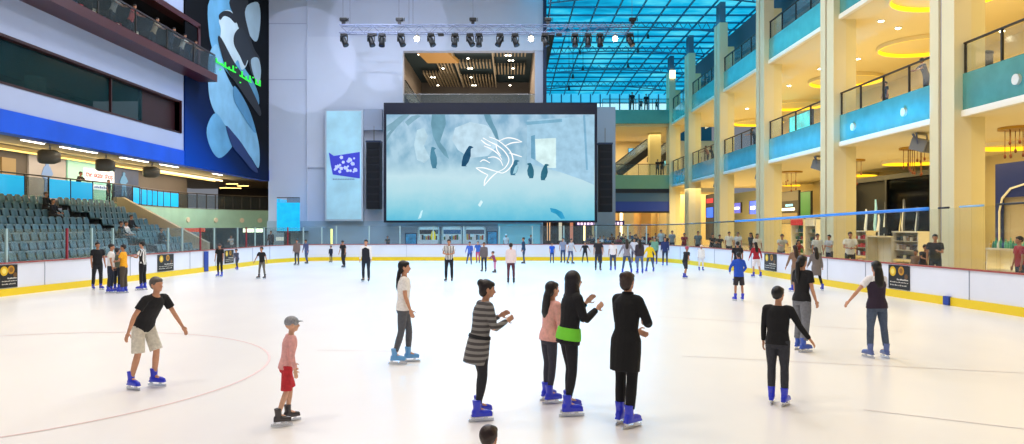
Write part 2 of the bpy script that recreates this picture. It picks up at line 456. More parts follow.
    def put(nm, pk, m):
        me = parts[pk]
        me2 = me.copy(); me2.materials.clear()
        for q in (m if isinstance(m, list) else [m]): me2.materials.append(q)
        return link(nm, me2, root)
    put('body', 'body', [skm, mat('#1d1512', .4), mat('#9c4f45', .5)])
    TN = {'tee': 't_shirt', 'long': 'sweater', 'jacket': 'jacket', 'coat': 'coat', 'vest': 'vest', 'shawl': 'shawl', 'dress': 'dress'}
    BN = {'slim': 'trousers', 'straight': 'jeans', 'baggy': 'trousers', 'shorts': 'shorts', 'leggings': 'leggings', 'skirt': 'skirt', 'abaya': 'robe'}
    if 'top' in parts: put(TN[top[0]], 'top', topm)
    if 'bottom' in parts: put(BN[bottom[0]], 'bottom', botm)
    if 'hair' in parts: put({'cap': 'cap', 'hijab': 'headscarf'}.get(hair[0], 'hair'), 'hair', hm)
    if belt is not None: put('waistband', 'belt', mat(belt[0], .8, bump=.2, scale=30))
    if gilet is not None: put('vest', 'gilet', mat(gilet, .8, bump=.2, scale=30))
    for i in (0, 1):
        a = parts['ank'][i]
        zz = max(0, a.z-.085*s-(.07 if skates else .02))
        me = parts['boot' if skates else 'shoe'].copy(); me.materials.clear(); me.materials.append(mat(skates or '#2a2422', .35, coat=.3))
        bo = link('ice_skate' if skates else 'shoe', me, root, (a.x, a.y+.01, zz))
        bo.rotation_euler = (0, 0, math.radians((8, -8)[i]))
        if skates and lod:
            me = parts['blade'].copy(); me.materials.clear(); me.materials.append(mat('#c9ced6', .25, 1))
            link('blade', me, bo)
    return root
# ---------------------------------------------------------------- camera
cam = bpy.data.cameras.new('camera'); co = bpy.data.objects.new('camera', cam); COL.objects.link(co)
co.location = (0, 0, HC); co.rotation_euler = (math.pi/2, 0, 0)
cam.sensor_width = 36; cam.lens = 36*F/1024; cam.shift_y = 4/1024; cam.clip_end = 400; cam.clip_start = .1
SC.camera = co
SC.view_settings.view_transform = 'Standard'; SC.view_settings.look = 'None'; SC.view_settings.gamma = 1
SC.view_settings.use_curve_mapping = False; SC.view_settings.exposure = EXPOSURE
try: SC.cycles.use_denoising = True
except Exception: pass
SC.cycles.max_bounces = 8; SC.cycles.diffuse_bounces = 3; SC.cycles.glossy_bounces = 3
SC.cycles.transparent_max_bounces = 24; SC.cycles.caustics_reflective = False; SC.cycles.caustics_refractive = False
SC.cycles.sample_clamp_indirect = 6

# ---------------------------------------------------------------- materials
WALL = mat('#c6cfe2', .8, var=.03, scale=.4)
GREYWALL = mat('#8f93a8', .8, var=.05, scale=.5)
CREAM = mat('#ecdda0', .6, var=.03, scale=.6)
CREAM2 = mat('#ead7a4', .7, var=.03, scale=.6)
WHITE = mat('#eeeeee', .5)
BLACK = mat('#0d0f14', .4)
DARK = mat('#23262c', .5)
METAL = mat('#8c9096', .3, 1)
STEELD = mat('#3a3733', .4, .6)
TEAL = mat('#4f9689', .2, var=.12, scale=1.5, coat=.5)
REDM = mat('#3d070e', .4)
BLUE = mat('#0b4fd0', .45, var=.15, scale=.6)
GL = glass('#dff0ef', .05)
GLB = glass('#9fb0b4', .04, fr=.08)

# ---------------------------------------------------------------- ice and floor
def ice_mat():
    m = bpy.data.materials.new('ice'); m.use_nodes = True
    nt = m.node_tree; b = nt.nodes['Principled BSDF']; L = nt.links.new
    tc = nt.nodes.new('ShaderNodeTexCoord')
    n1 = nt.nodes.new('ShaderNodeTexNoise'); n1.inputs['Scale'].default_value = .35; n1.inputs['Detail'].default_value = 6
    mp = nt.nodes.new('ShaderNodeMapping'); mp.inputs['Scale'].default_value = (1, .5, 1)
    L(tc.outputs['Object'], mp.inputs[0]); L(mp.outputs[0], n1.inputs['Vector'])
    r = nt.nodes.new('ShaderNodeValToRGB')
    r.color_ramp.elements[0].position = .3; r.color_ramp.elements[0].color = (*srgb('#f1eeec'), 1)
    r.color_ramp.elements[1].position = .6; r.color_ramp.elements[1].color = (*srgb('#faf7f2'), 1)
    L(n1.outputs['Fac'], r.inputs['Fac']); L(r.outputs['Color'], b.inputs['Base Color'])
    n2 = nt.nodes.new('ShaderNodeTexNoise'); n2.inputs['Scale'].default_value = 9; n2.inputs['Detail'].default_value = 8
    m2 = nt.nodes.new('ShaderNodeMapping'); m2.inputs['Scale'].default_value = (.25, 2, 1); m2.inputs['Rotation'].default_value = (0, 0, .5)
    L(tc.outputs['Object'], m2.inputs[0]); L(m2.outputs[0], n2.inputs['Vector'])
    bp = nt.nodes.new('ShaderNodeBump'); bp.inputs['Strength'].default_value = .2; bp.inputs['Distance'].default_value = .01
    L(n2.outputs['Fac'], bp.inputs['Height']); L(bp.outputs['Normal'], b.inputs['Normal'])
    b.inputs['Roughness'].default_value = .3
    return m
RINK = bezier_smooth([(-19.5,-2,0),(-18.6,6,0),(-17.3,16,0),(-16.6,23.8,0),(-15.95,29,0),(-15.3,38,0),(-15.1,42.6,0),(-14.7,46,0),(-13.2,48.3,0),(-10.5,48.8,0),(-4,48.8,0),
    (2,48.8,0),(6.0,48.7,0),(8.6,48.0,0),(10.0,46,0),(10.75,42.6,0),(11.35,38,0),(11.7,34.5,0),(12.2,26,0),(12.9,18.6,0),(13.5,10,0),(14,-2,0)], 16)
m_ice = ice_mat()
o = MB().poly([(p.x, p.y, 0) for p in RINK]).build('floor_ice', m_ice); struct(o)
# painted face-off circle and lines frozen in the ice
mk = MB()
cx_, cy_, r_ = -8.5, 11.4, 4.5
RED_L = mat('#ecd2cf', .5, key='line')
n = 72
for k in range(n):
    a0, a1 = 2*math.pi*k/n, 2*math.pi*(k+1)/n
    q = [(cx_+rr*math.cos(a), cy_+rr*math.sin(a), .004) for rr, a in ((r_-.022, a0), (r_+.022, a0), (r_+.022, a1), (r_-.022, a1))]
    mk.poly(q)
o = mk.build('floor_marking', RED_L); struct(o)
mk = MB()
for (ax, ay), (bx_, by_), w in [((2.2,19.5),(8.5,16),.05),((3,13),(9,11.2),.04),((-3.6,13.6),(1,13.2),.04),((4.4,9.2),(7.3,7.4),.04)]:
    d = Vector((bx_-ax, by_-ay, 0)).normalized(); nn_ = Vector((-d.y, d.x, 0))*w/2
    a = Vector((ax, ay, .004)); c = Vector((bx_, by_, .004))
    mk.poly([a-nn_, c-nn_, c+nn_, a+nn_])
o = mk.build('floor_marking', mat('#f1e8e4', .5)); struct(o)
# mall floor: everything outside the rink, a step higher
fm = mat('#9a8f80', .25, var=.1, scale=1.2)
out = [(-34,-4,ZF),(-34,100,ZF),(34,100,ZF),(34,-4,ZF)]
mb = MB()
rk = [Vector((p.x, p.y, ZF)) for p in RINK]
nr = len(rk)
def off(p, i, d):
    a = rk[max(i-1, 0)]; c = rk[min(i+1, nr-1)]; t = (c-a).normalized()
    return Vector((p.x-t.y*d, p.y+t.x*d, p.z))
inner = [off(p, i, .22) for i, p in enumerate(rk)]
for i in range(nr-1):
    def outer(p, q):
        if q.y >= 48.2: return Vector((q.x, 100, ZF))
        return Vector((-40 if q.x < 0 else 40, q.y, ZF))
    a, c = inner[i], inner[i+1]
    oa, oc = outer(rk[i], a), outer(rk[i+1], c)
    if (a.y >= 48.2) != (c.y >= 48.2):
        cor = Vector((-40 if a.x < 0 else 40, 100, ZF))
        mb.poly([a, c, oc, cor, oa])
    else: mb.poly([a, c, oc, oa])
o = mb.build('floor', fm); struct(o)

# ---------------------------------------------------------------- dasher boards
BH = 1.1
root = thing('dasher_boards', 'white rink boards with yellow kick strip and thin red cap running around the ice', 'rink boards', (0, 40, 0))
def along(z0, z1, d0, d1, i0=0, i1=nr-1):
    m = MB(); rr = []
    for i in range(i0, i1+1):
        p = rk[i]
        A, Bq = off(p, i, d0), off(p, i, d1)
        rr.append([(A.x, A.y-40, z0), (Bq.x, Bq.y-40, z0), (Bq.x, Bq.y-40, z1), (A.x, A.y-40, z1)])
    return m.loft(rr)
along(.0, BH-.04, .04, .16).build('board_face', mat('#e6e9f2', .35, var=.03, scale=.7), root)
along(.0, .24, .0, .05).build('kick_strip', mat('#f0cf12', .45), root)
along(BH-.04, BH, .0, .2).build('cap_rail', mat('#a0453f', .4), root)
acc = 0
for i in range(1, nr):
    acc += (rk[i]-rk[i-1]).length
    if acc > 2.3:
        acc = 0; p = off(rk[i], i, .036); t = (rk[i]-rk[i-1]).normalized()
        a = Vector((p.x, p.y-40, .24)); MB().bar(a, a+Vector((0, 0, BH-.29)), .03, .012, up=(t.x, t.y, 0)).build('board_seam', mat('#9aa2b4', .6), root)
# blue hockey-line blocks on the boards
for xx, yy in ((206, 275), (947, 304)):
    pass
def near_rink(pxx, side):
    best = None
    for i in range(2, nr-2):
        p = rk[i]
        if p.y < 8 or (p.x < 0) != (side < 0): continue
        q = CX+F*p.x/p.y
        if best is None or abs(q-pxx) < best[0]: best = (abs(q-pxx), i)
    i = best[1]
    # refine between neighbours
    for j in (i-1, i):
        a, c = rk[j], rk[j+1]; qa, qc = CX+F*a.x/a.y, CX+F*c.x/c.y
        if min(qa, qc) <= pxx <= max(qa, qc):
            t = (pxx-qa)/(qc-qa); p = a.lerp(c, t); p.z = 0; tt = (c-a).normalized(); return p, tt
    return Vector((rk[i].x, rk[i].y, 0)), (rk[i+1]-rk[i-1]).normalized()
def panel_on_boards(x0, x1, side):
    a, _ = near_rink(x0, side); c, _ = near_rink(x1, side)
    t = (c-a).normalized(); nrm = Vector((t.y, -t.x, 0))      # towards the ice
    return a, c, t, nrm
for xx, side, lab, hb in ((206, -1, 'narrow blue line mark painted up the left boards', (.02, 1.02)), (947, 1, 'small blue block mark at the foot of the right boards', (.01, .26))):
    a, c, t, nrm = panel_on_boards(xx-2, xx+2 if side < 0 else xx+3, side)
    q = MB().bar(a.lerp(c, .5)+Vector((0, 0, hb[0]))+nrm*.012, a.lerp(c, .5)+Vector((0, 0, hb[1]))+nrm*.012, .24 if side > 0 else .42, .09 if side > 0 else .03, up=nrm)
    o = q.build('line_mark', mat('#1c3f9c', .5), root, loc=(0, -40, 0)); o['label'] = lab
def poster(x0, x1, side, z0, z1, label, mirror=False):
    a, c, t, nrm = panel_on_boards(x0, x1, side)
    if c.y < a.y and side < 0: a, c, t = c, a, -t
    w = (c-a).length
    # left-to-right as seen from the ice
    nrm = Vector((1, 0, 0)) if side < 0 else Vector((-1, 0, 0)); nrm = (nrm-t*nrm.dot(t)).normalized()
    left = a if side < 0 else (a if a.y > c.y else c)
    tt = t if side < 0 else ((c-a).normalized() if a.y > c.y else (a-c).normalized())
    base = left.lerp(left+tt*w, .5)-nrm*.03
    r = thing('advertising_poster', label, 'poster', base+Vector((0, 0, z0)), 0, 'posters on the rink boards')
    h = z1-z0
    def pt(u, v, e): return tt*(u-.5)*w+Vector((0, 0, v*h))+nrm*e
    MB().poly([pt(0,0,0), pt(1,0,0), pt(1,1,0), pt(0,1,0)], nrm, .015).build('backing', mat('#16120e', .5, var=.3, scale=6), r)
    def disc(u, v, rad, e, m, nm):
        MB().poly([pt(u, v, e)+tt*rad*math.cos(k*.3927)+Vector((0, 0, rad*math.sin(k*.3927))) for k in range(16)], nrm, .004).build(nm, m, r)
    disc(.22, .74, .21*h, .016, mat('#e2b711', .5), 'yellow_dish'); disc(.22, .74, .12*h, .021, mat('#f3dd6a', .5), 'dish_middle')
    disc(.62, .78, .19*h, .016, mat('#c98f16', .5), 'amber_dish'); disc(.62, .78, .11*h, .021, mat('#8a5c12', .5), 'dish_middle')
    disc(.85, .55, .11*h, .016, mat('#6e4a1c', .5), 'brown_dish')
    m = MB()
    for row, (v, us) in enumerate(((.38, (.42,.48,.55,.6,.66,.72,.78,.84,.9)), (.27, (.1,.17,.24,.3,.37,.45,.52,.6,.66,.74,.82,.9)), (.14, (.1,.18,.25,.33,.4,.5,.58,.66,.74,.82)))):
        for j, u in enumerate(us):
            hh = (.045, .03, .035)[row]*(1.4 if j % 3 == 0 else 1)
            m.poly([pt(u, v, .016), pt(u+.04, v, .016), pt(u+.04, v+hh, .016), pt(u, v+hh, .016)], nrm, .004)
    m.build('lettering', mat('#e9e2d2', .5), r)
    return r
poster(0.5, 18, -1, .27, 1.02, 'dark food poster with yellow dish at the left end of the left boards')
poster(158, 174, -1, .27, 1.02, 'dark food poster on the left boards behind the striped referee')
poster(225, 234, -1, .3, 1.0, 'small dark food poster on the left boards near the far left corner')
poster(888, 909, 1, .27, 1.03, 'dark food poster on the right boards behind the girl in the purple vest')
poster(764, 776, 1, .27, 1.03, 'dark food poster on the right boards right of the red jacketed skater')

# glass screens above the boards: right side with a top rail, left side with posts
def screen_line(i0, i1, z1, label, rail_segments, post_every, postm, gm, name='rink_glass', start=0):
    r = thing(name, label, 'safety glass', (0, 30, 0))
    zt_f = z1 if callable(z1) else (lambda y: z1)
    pts = [off(rk[i], i, .10) for i in range(i0, i1+1)]
    pts = [Vector((p.x, p.y-30, 0)) for p in pts]
    acc = 99; seg = [pts[0]]; k = 0
    for i in range(1, len(pts)):
        seg.append(pts[i])
        L_ = sum((seg[j+1]-seg[j]).length for j in range(len(seg)-1))
        if L_ > post_every or i == len(pts)-1:
            g = MB()
            for j in range(len(seg)-1):
                a, c = seg[j], seg[j+1]; t = (c-a).normalized(); nn2 = Vector((-t.y, t.x, 0))
                g.loft([[q-nn2*.006+Vector((0,0,BH)), q+nn2*.006+Vector((0,0,BH)), q+nn2*.006+Vector((0,0,zt_f(q.y+30))), q-nn2*.006+Vector((0,0,zt_f(q.y+30)))] for q in (a, c)])
            g.build('glass_panel', gm, r)
            if postm:
                pm = postm[k % len(postm)]
                if pm: MB().bar(seg[-1]+Vector((0,0,BH)), seg[-1]+Vector((0,0,zt_f(seg[-1].y+30)+.02)), .07).build('post', pm, r)
            seg = [pts[i]]; k += 1
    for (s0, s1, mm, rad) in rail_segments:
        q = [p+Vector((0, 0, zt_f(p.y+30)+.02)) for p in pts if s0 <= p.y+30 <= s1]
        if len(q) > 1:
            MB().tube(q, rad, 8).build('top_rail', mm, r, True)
    return r
iR = [i for i in range(nr) if rk[i].x > 5 and rk[i].y > 4]
seam = mat('#7d7a5e', .4)
RB = mat('#0088ff', .3, coat=.5); RD = mat('#161a22', .4)  # blue stretches paint a reflection into the rail colour
screen_line(iR[0], iR[-1], lambda y: 2.88-.018*(y-18), 'clear safety glass above the right boards, black top rail painted with blue reflected light',
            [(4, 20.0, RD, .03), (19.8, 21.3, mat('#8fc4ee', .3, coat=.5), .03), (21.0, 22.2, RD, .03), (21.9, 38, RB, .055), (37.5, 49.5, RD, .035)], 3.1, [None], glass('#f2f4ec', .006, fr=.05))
iL = [i for i in range(nr) if rk[i].x < -12 and rk[i].y > 4]
LG = mat('#a9c4c4', .35); LR = mat('#9c2230', .4)
screen_line(iL[0], iL[-1], 2.2, 'clear safety glass on slim posts above the left boards', [], 1.2, [LR, LG, LG, None, None, LG, LG, LR, LG, None, LG, LR, LG, LG, None], glass('#dbe9e8', .03, fr=.15))
iF = [i for i in range(nr) if rk[i].y > 47.9]
screen_line(iF[0], iF[-1], 2.3, 'clear safety glass above the far boards under the big screen', [], 2.0, [LG], glass('#dbe9ee', .04, fr=.15))

# ---------------------------------------------------------------- back wall with an opening
BY = 54.0
def bpx(x, y, d=BY): return px(x, y, d)
W0, W1 = -17.9, px(543, 0, BY).x
ox0, ox1 = px(403, 0, BY).x, px(535, 0, BY).x
oz0, oz1 = px(0, 104, BY).z, px(0, 51, BY).z
zt = 24
mb = MB()
for x0, x1, z0, z1 in ((W0-.0, ox0, ZF, zt), (ox0, ox1, ZF, oz0), (ox0, ox1, oz1, zt), (ox1, W1, ZF, zt)):
    mb.box(x0, x1, BY, BY+.6, z0, z1)
o = mb.build('wall_back', WALL); struct(o)
# raised block of wall panelling right of px 308, with joint lines
mb = MB(); xj = px(308, 0, BY).x; zj = px(0, 37, BY).z
mb.box(xj, ox0, BY-.12, BY, zj-9.6, zj); mb.box(ox0, W1, BY-.12, BY, oz1, zj)
mb.box(xj-.06, xj, BY-.14, BY, ZF, zt)
o = mb.build('trim_1', mat('#cdd5e6', .8, var=.03, scale=.4)); struct(o)
mb = MB()
for yy in (24, ): 
    z = px(0, yy, BY).z; mb.box(W0, xj, BY-.03, BY, z, z+.04)
for z in (px(0, 80, BY).z, ): mb.box(W0, xj-.1, BY-.03, BY, z, z+.04)
o = mb.build('trim_2', mat('#9aa3c0', .8)); struct(o)
# side cheek and dark frame at the wall's right end
mb = MB().box(W1-.0, W1+.25, BY-.2, BY+3, oz0-1.5, zt); o = mb.build('trim_3', mat('#1d2a48', .6)); struct(o)
# lower wall behind the far boards
mb = MB().box(W0, W1-.1, BY-.3, BY-.0, ZF, px(0, 221, BY).z)
o = mb.build('wall_back_lower', mat('#9db6cc', .7, var=.06, scale=.6)); struct(o)
# gallery seen through the opening
gd = 67
g0, g1 = ox0-.0, ox1+.0
mb = MB().box(g0-3, g1+1.5, BY+.6, gd+6, oz0-.5, oz0-.2); o = mb.build('floor_gallery', mat('#6f6a62', .4)); struct(o)
mb = MB().box(g0-3, g1+1.5, gd+6, gd+6.2, oz0-.3, oz1+2.2); o = mb.build('wall_gallery', mat('#77736f', .6, var=.1, scale=.8)); struct(o)
mb = MB().box(g0-1.2, g0-1.0, BY+.6, gd+6, oz0-.3, oz1+2.2).box(g1+.02, g1+.2, BY+.6, gd+6, oz0-.3, oz1+2.2); o = mb.build('wall_gallery_side', mat('#9a9084', .6)); struct(o)
zc = oz1+.9
mb = MB().box(g0-3, g1+1.5, BY+.6, gd+6, zc+.5, zc+.6); o = mb.build('ceiling_gallery', mat('#2d4650', .7)); struct(o)
# timber slat fields and dark panels hung in the gallery ceiling
r = thing('slatted_ceiling_raft', 'pale timber slats hung under the dark gallery ceiling above the big screen', 'ceiling raft', ((g0+g1)/2, gd, zc))
sl = mat('#b7a98c', .6)
gw = g1-g0
for u0, u1, d0, d1 in ((.34,.66,54.8,57.2),(.34,.66,61.5,64),(.67,.98,56.5,59.5),(.67,.98,63,66.5),(.17,.33,60,69),(.0,.33,66,72.5),(.34,.66,67.5,72.6)):
    m = MB(); n = int((u1-u0)*gw/.28)
    for k in range(n):
        xx = g0+gw*u0+k*.28-(g0+g1)/2
        m.box(xx, xx+.10, d0-gd, d1-gd, -.05, .2)
    m.build('slat_field', sl, r)
m = MB()
for u in (.335, .665): m.box((u-.5)*gw-.05, (u-.5)*gw+.05, 54.8-gd, 72.5-gd, -.1, .25)
m.build('channel', mat('#d0c6ad', .5), r)
tag(MB().poly([(g0+.4, 55.5, zc-.25), (g0+2.6, 55.5, zc-.25), (g0+3.6, 61, zc-.25), (g0+1.0, 61, zc-.25)], (0,0,1), .3).build('timber_canopy', mat('#b98a4a', .5, emit=.45)), 'glowing orange timber ceiling panel at the left of the gallery opening', 'ceiling panel')
EM = mat('#fff3d8', .5, emit=14)
k = 0
for (ux, uy, dbl) in ((421,54,1),(468,58,0),(508,55,1),(511,60,1),(470,68,1),(443,68,0),(513,68,0),(433,77,1),(471,77,0),(511,77,1),(438,85,0),(474,85,1),(510,85,0)):
    d = F*(zc-.1-HC)/(HY-uy); d = min(max(d, 55.2), 72)
    p = Vector(((ux-CX)*d/F, d, zc-.12))
    r = thing('gallery_downlight', 'small bright ceiling spot inside the gallery above the big screen', 'ceiling light', p, 0, 'gallery ceiling spots')
    for sx in ((-.14, .14) if dbl else (0,)):
        MB().cyl((sx, 0), .11, 0, .1, 12).build('housing', BLACK, r); MB().cyl((sx, 0), .1, -.04, .0, 12).build('lamp', EM, r)
# gallery balustrade, escalator and column
r = thing('glass_balustrade', 'low clear glass balustrade along the gallery opening above the big screen', 'balustrade', ((g0+g1)/2, BY+.3, oz0))
MB().box(-gw/2, gw/2, -.01, .01, .05, .75).build('glass_panel', glass('#d8eaee', .06, fr=.1), r)
MB().box(-gw/2, gw/2, -.03, .03, .75, .8).build('handrail', METAL, r)
def escalator(a, b, w, label, group=None, dark='#14161f', side=(1,0,0)):
    a = Vector(a); b = Vector(b); sd = Vector(side).normalized()
    r = thing('escalator', label, 'escalator', a, 0, group); v = b-a; d = v.normalized(); up = sd.cross(d)
    if up.z < 0: up = -up
    MB().bar((0,0,0), v, w, .7, up=up).build('truss_casing', mat(dark, .35), r)
    n = int(v.length/.42); m = MB()
    for k in range(n):
        p = v*(k+.5)/n+up*.38; m.box(p.x-(.2 if abs(sd.y) > .5 else w*.4), p.x+(.2 if abs(sd.y) > .5 else w*.4), p.y-.16 if abs(sd.y) < .5 else p.y-w*.4, p.y+.16 if abs(sd.y) < .5 else p.y+w*.4, p.z, p.z+.12)
    m.build('steps', mat('#55585f', .4, .7), r)
    for s_ in (-1, 1):
        q = sd*s_*w*.46
        MB().poly([q+up*.35, q+v+up*.35, q+v+up*1.05, q+up*1.05], sd*s_, .02).build('side_panel', glass('#b9c6cf', .3), r)
        MB().tube([q+up*1.08-d*.3+up*-.3, q+up*1.1, q+v+up*1.1, q+v+up*.8+d*.3], .05, 8).build('handrail', BLACK, r)
    return r
e0 = px(413, 101, 62); e1 = px(399, 80, 60)
escalator((e0.x+.4, 62, oz0-.2), (e1.x-.6, 62, oz0+2.6), 1.0, 'dark escalator rising at the left end of the gallery opening', side=(0,1,0))

# ---------------------------------------------------------------- big screen
SD = 52.6
s0, s1 = px(384, 103, SD), px(597, 222.5, SD)
r = thing('video_screen', 'huge video screen showing a snowy scene with penguins, on the back wall', 'screen', ((s0.x+s1.x)/2, SD, s1.z))
SR = Vector(r.location)
m = MB()
ix0, ix1 = px(386.5, 0, SD).x, px(594.5, 0, SD).x; iz0, iz1 = px(0, 220.5, SD).z, px(0, 114.5, SD).z
fr = mat('#030f2a', .4)
for x0, x1, z0, z1 in ((s0.x, ix0, s1.z, s0.z), (ix1, s1.x, s1.z, s0.z), (ix0, ix1, s1.z, iz0), (ix0, ix1, iz1, s0.z)):
    m.box(x0-SR.x, x1-SR.x, -.12, .9, z0-SR.z, z1-SR.z)
m.build('frame', fr, r)
def snow_mat():
    m = bpy.data.materials.new('screen_image'); m.use_nodes = True; nt = m.node_tree; L = nt.links.new
    nt.nodes.remove(nt.nodes['Principled BSDF']); em = nt.nodes.new('ShaderNodeEmission'); L(em.outputs[0], nt.nodes['Material Output'].inputs[0])
    tc = nt.nodes.new('ShaderNodeTexCoord'); se = nt.nodes.new('ShaderNodeSeparateXYZ'); L(tc.outputs['Generated'], se.inputs[0])
    gr = nt.nodes.new('ShaderNodeValToRGB'); cr = gr.color_ramp
    cr.elements[0].position = 0; cr.elements[0].color = (*srgb('#63c0dd'), 1)
    cr.elements[1].position = 1; cr.elements[1].color = (*srgb('#b4d3ea'), 1)
    for p_, c_ in ((.10, '#86cfe2'), (.28, '#b4dfea'), (.42, '#c4e4ee'), (.55, '#aed2e4'), (.8, '#b2d4e8')):
        e = cr.elements.new(p_); e.color = (*srgb(c_), 1)
    no = nt.nodes.new('ShaderNodeTexNoise'); no.inputs['Scale'].default_value = 5; no.inputs['Detail'].default_value = 7; no.inputs['Roughness'].default_value = .65
    mp = nt.nodes.new('ShaderNodeMapping'); mp.inputs['Scale'].default_value = (1.8, 1, .9)
    L(tc.outputs['Generated'], mp.inputs[0]); L(mp.outputs[0], no.inputs['Vector'])
    ad = nt.nodes.new('ShaderNodeMath'); ad.operation = 'MULTIPLY_ADD'; ad.inputs[1].default_value = .22; L(no.outputs['Fac'], ad.inputs[0])
    sb = nt.nodes.new('ShaderNodeMath'); sb.operation = 'SUBTRACT'; sb.inputs[1].default_value = .11; L(ad.outputs[0], sb.inputs[0])
    L(se.outputs['Z'], ad.inputs[2]); L(sb.outputs[0], gr.inputs['Fac'])
    r2 = nt.nodes.new('ShaderNodeValToRGB'); r2.color_ramp.elements[0].position = .35; r2.color_ramp.elements[0].color = (.5,.66,.74,1)
    r2.color_ramp.elements[1].position = .62; r2.color_ramp.elements[1].color = (1,1,1,1)
    n2 = nt.nodes.new('ShaderNodeTexNoise'); n2.inputs['Scale'].default_value = 9; n2.inputs['Detail'].default_value = 8
    mp2 = nt.nodes.new('ShaderNodeMapping'); mp2.inputs['Scale'].default_value = (1.8, 1, .6); mp2.inputs['Rotation'].default_value = (0, .5, 0)
    L(tc.outputs['Generated'], mp2.inputs[0]); L(mp2.outputs[0], n2.inputs['Vector']); L(n2.outputs['Fac'], r2.inputs['Fac'])
    mx = nt.nodes.new('ShaderNodeMix'); mx.data_type = 'RGBA'; mx.blend_type = 'MULTIPLY'
    gt = nt.nodes.new('ShaderNodeMapRange'); gt.inputs[1].default_value = .42; gt.inputs[2].default_value = .6; L(se.outputs['Z'], gt.inputs[0])
    L(gt.outputs[0], mx.inputs['Factor']); L(gr.outputs['Color'], mx.inputs['A']); L(r2.outputs['Color'], mx.inputs['B'])
    L(mx.outputs['Result'], em.inputs[0]); em.inputs[1].default_value = SCREEN_E
    return m
MB().box(ix0-SR.x, ix1-SR.x, 0, .2, iz0-SR.z, iz1-SR.z).build('display', snow_mat(), r)
def E(h, e=None): return mat(h, .6, emit=(SCREEN_E if e is None else e))
def pic(nm, pts, m, e=.02, label=None):
    P2 = [px(x, y, SD)-SR for x, y in pts]
    P2 = [Vector((p.x, -e, p.z)) for p in P2]
    o = MB().poly(P2, (0, -1, 0), .01).build(nm, m, r)
    if label: o['label'] = label
    return o
def emis(h, s=1.0):
    k = ('em', h, s)
    if k in _m: return _m[k]
    m = bpy.data.materials.new('screen_colour'); m.use_nodes = True; nt = m.node_tree
    nt.nodes.remove(nt.nodes['Principled BSDF']); em = nt.nodes.new('ShaderNodeEmission'); nt.links.new(em.outputs[0], nt.nodes['Material Output'].inputs[0])
    em.inputs[1].default_value = s
    tc = nt.nodes.new('ShaderNodeTexCoord'); no = nt.nodes.new('ShaderNodeTexNoise'); no.inputs['Scale'].default_value = 1.6; no.inputs['Detail'].default_value = 6
    rp = nt.nodes.new('ShaderNodeValToRGB'); c = srgb(h); rp.color_ramp.elements[0].position = .35; rp.color_ramp.elements[1].position = .65
    rp.color_ramp.elements[0].color = (*[v*.9 for v in c], 1); rp.color_ramp.elements[1].color = (*[min(1, v*1.1+.01) for v in c], 1)
    nt.links.new(tc.outputs['Object'], no.inputs['Vector']); nt.links.new(no.outputs['Fac'], rp.inputs[0]); nt.links.new(rp.outputs['Color'], em.inputs[0])
    _m[k] = m; return m
# wooden roots, ice block, cabin window
pic('driftwood', [(386.5,126),(393,122),(399,117),(404,114.7),(410,114.7),(403,121),(397,127),(391,134),(386.5,142),(386.5,136),(391,130),(386.5,132)], emis('#7fa9bd', SCREEN_E))
pic('driftwood', [(405,122),(412,116),(418,114.7),(421,116),(414,121),(408,126)], emis('#86b0c4', SCREEN_E))
pic('driftwood', [(432,114.7),(445,114.7),(446,124),(443,133),(440,142),(446,150),(449,159),(444,155),(438,147),(433,136),(431,124)], emis('#6f9fb4', SCREEN_E), .03)
pic('driftwood', [(484,114.7),(490,114.7),(493,123),(497,131),(499,140),(496,139),(491,129),(486,121)], emis('#6b9cb3', SCREEN_E))
pic('ice_arch', [(417,130),(424,128),(428,136),(424,146),(430,158),(424,163),(417,160),(414,145)], emis('#b9d9e8', SCREEN_E), .015)
pic('ice_glow', [(455,128),(470,122),(486,125),(495,132),(498,145),(488,156),(470,158),(458,150),(452,140)], emis('#bfdcec', SCREEN_E), .012)
pic('hut_wall', [(527,120),(594,116),(594,185),(583,180),(560,172),(527,163)], emis('#a3cce4', SCREEN_E), .012)
pic('hut_edge', [(583,115),(585,115),(588,170),(586,170)], emis('#7fb2d0', SCREEN_E), .03)
pic('hut_edge', [(525,122),(562,119),(562,122),(527,125)], emis('#7fb3cf', SCREEN_E), .03)
pic('hut_doorway', [(535,139),(556,138),(556,168),(548,168),(536,160)], emis('#cfe9ea', SCREEN_E*1.1), .03)
pic('hut_door_jamb', [(531,136),(535,135),(535,160),(531,158)], emis('#6fa6c4', SCREEN_E), .03)
def penguin(x, y, w, h, lean=0, flip=1, c='#2c5f7c', belly=None):
    o_ = [(-.1,1),(.12,1.0),(.45,.93),(.2,.86),(.25,.75),(.42,.5),(.38,.2),(.2,.02),(.35,-.02),(-.25,-.02),(-.38,.2),(-.42,.5),(-.3,.75),(-.2,.9)]
    pic('penguin', [(x+flip*(u*w+lean*v), y-v*h) for u, v in o_], emis(c, SCREEN_E), .045)
    if belly: pic('penguin_belly', [(x+flip*((u*.5+.12)*w+lean*v), y-(v*.7+.08)*h) for u, v in [(-.3,.0),(.4,.05),(.5,.5),(.2,.9),(-.25,.7)]], emis(belly, SCREEN_E), .06)
penguin(434.5, 168, 8, 21, -2, 1, '#4d86a0'); penguin(464, 166, 9, 20, 6, 1, '#1f4f70'); penguin(513, 175, 9, 15, 3, 1, '#3d7590', '#9fcfe0')
penguin(531, 178, 8, 15, 1, -1, '#336f86'); penguin(543, 180, 8, 16, 3, 1, '#2f6d84')
pic('diving_penguin', [(550,208),(556,209),(562,212),(565,218.5),(561,219),(556,214),(551,212)], emis('#2c9ac6', SCREEN_E), .03)
pic('snow_streak', [(418,219),(421,211),(423,210),(421,218)], emis('#bfe9f5', SCREEN_E*1.1), .03)
pic('snow_streak', [(478,205),(481,200),(483,202),(480,207)], emis('#d5f1f8', SCREEN_E*1.1), .03)
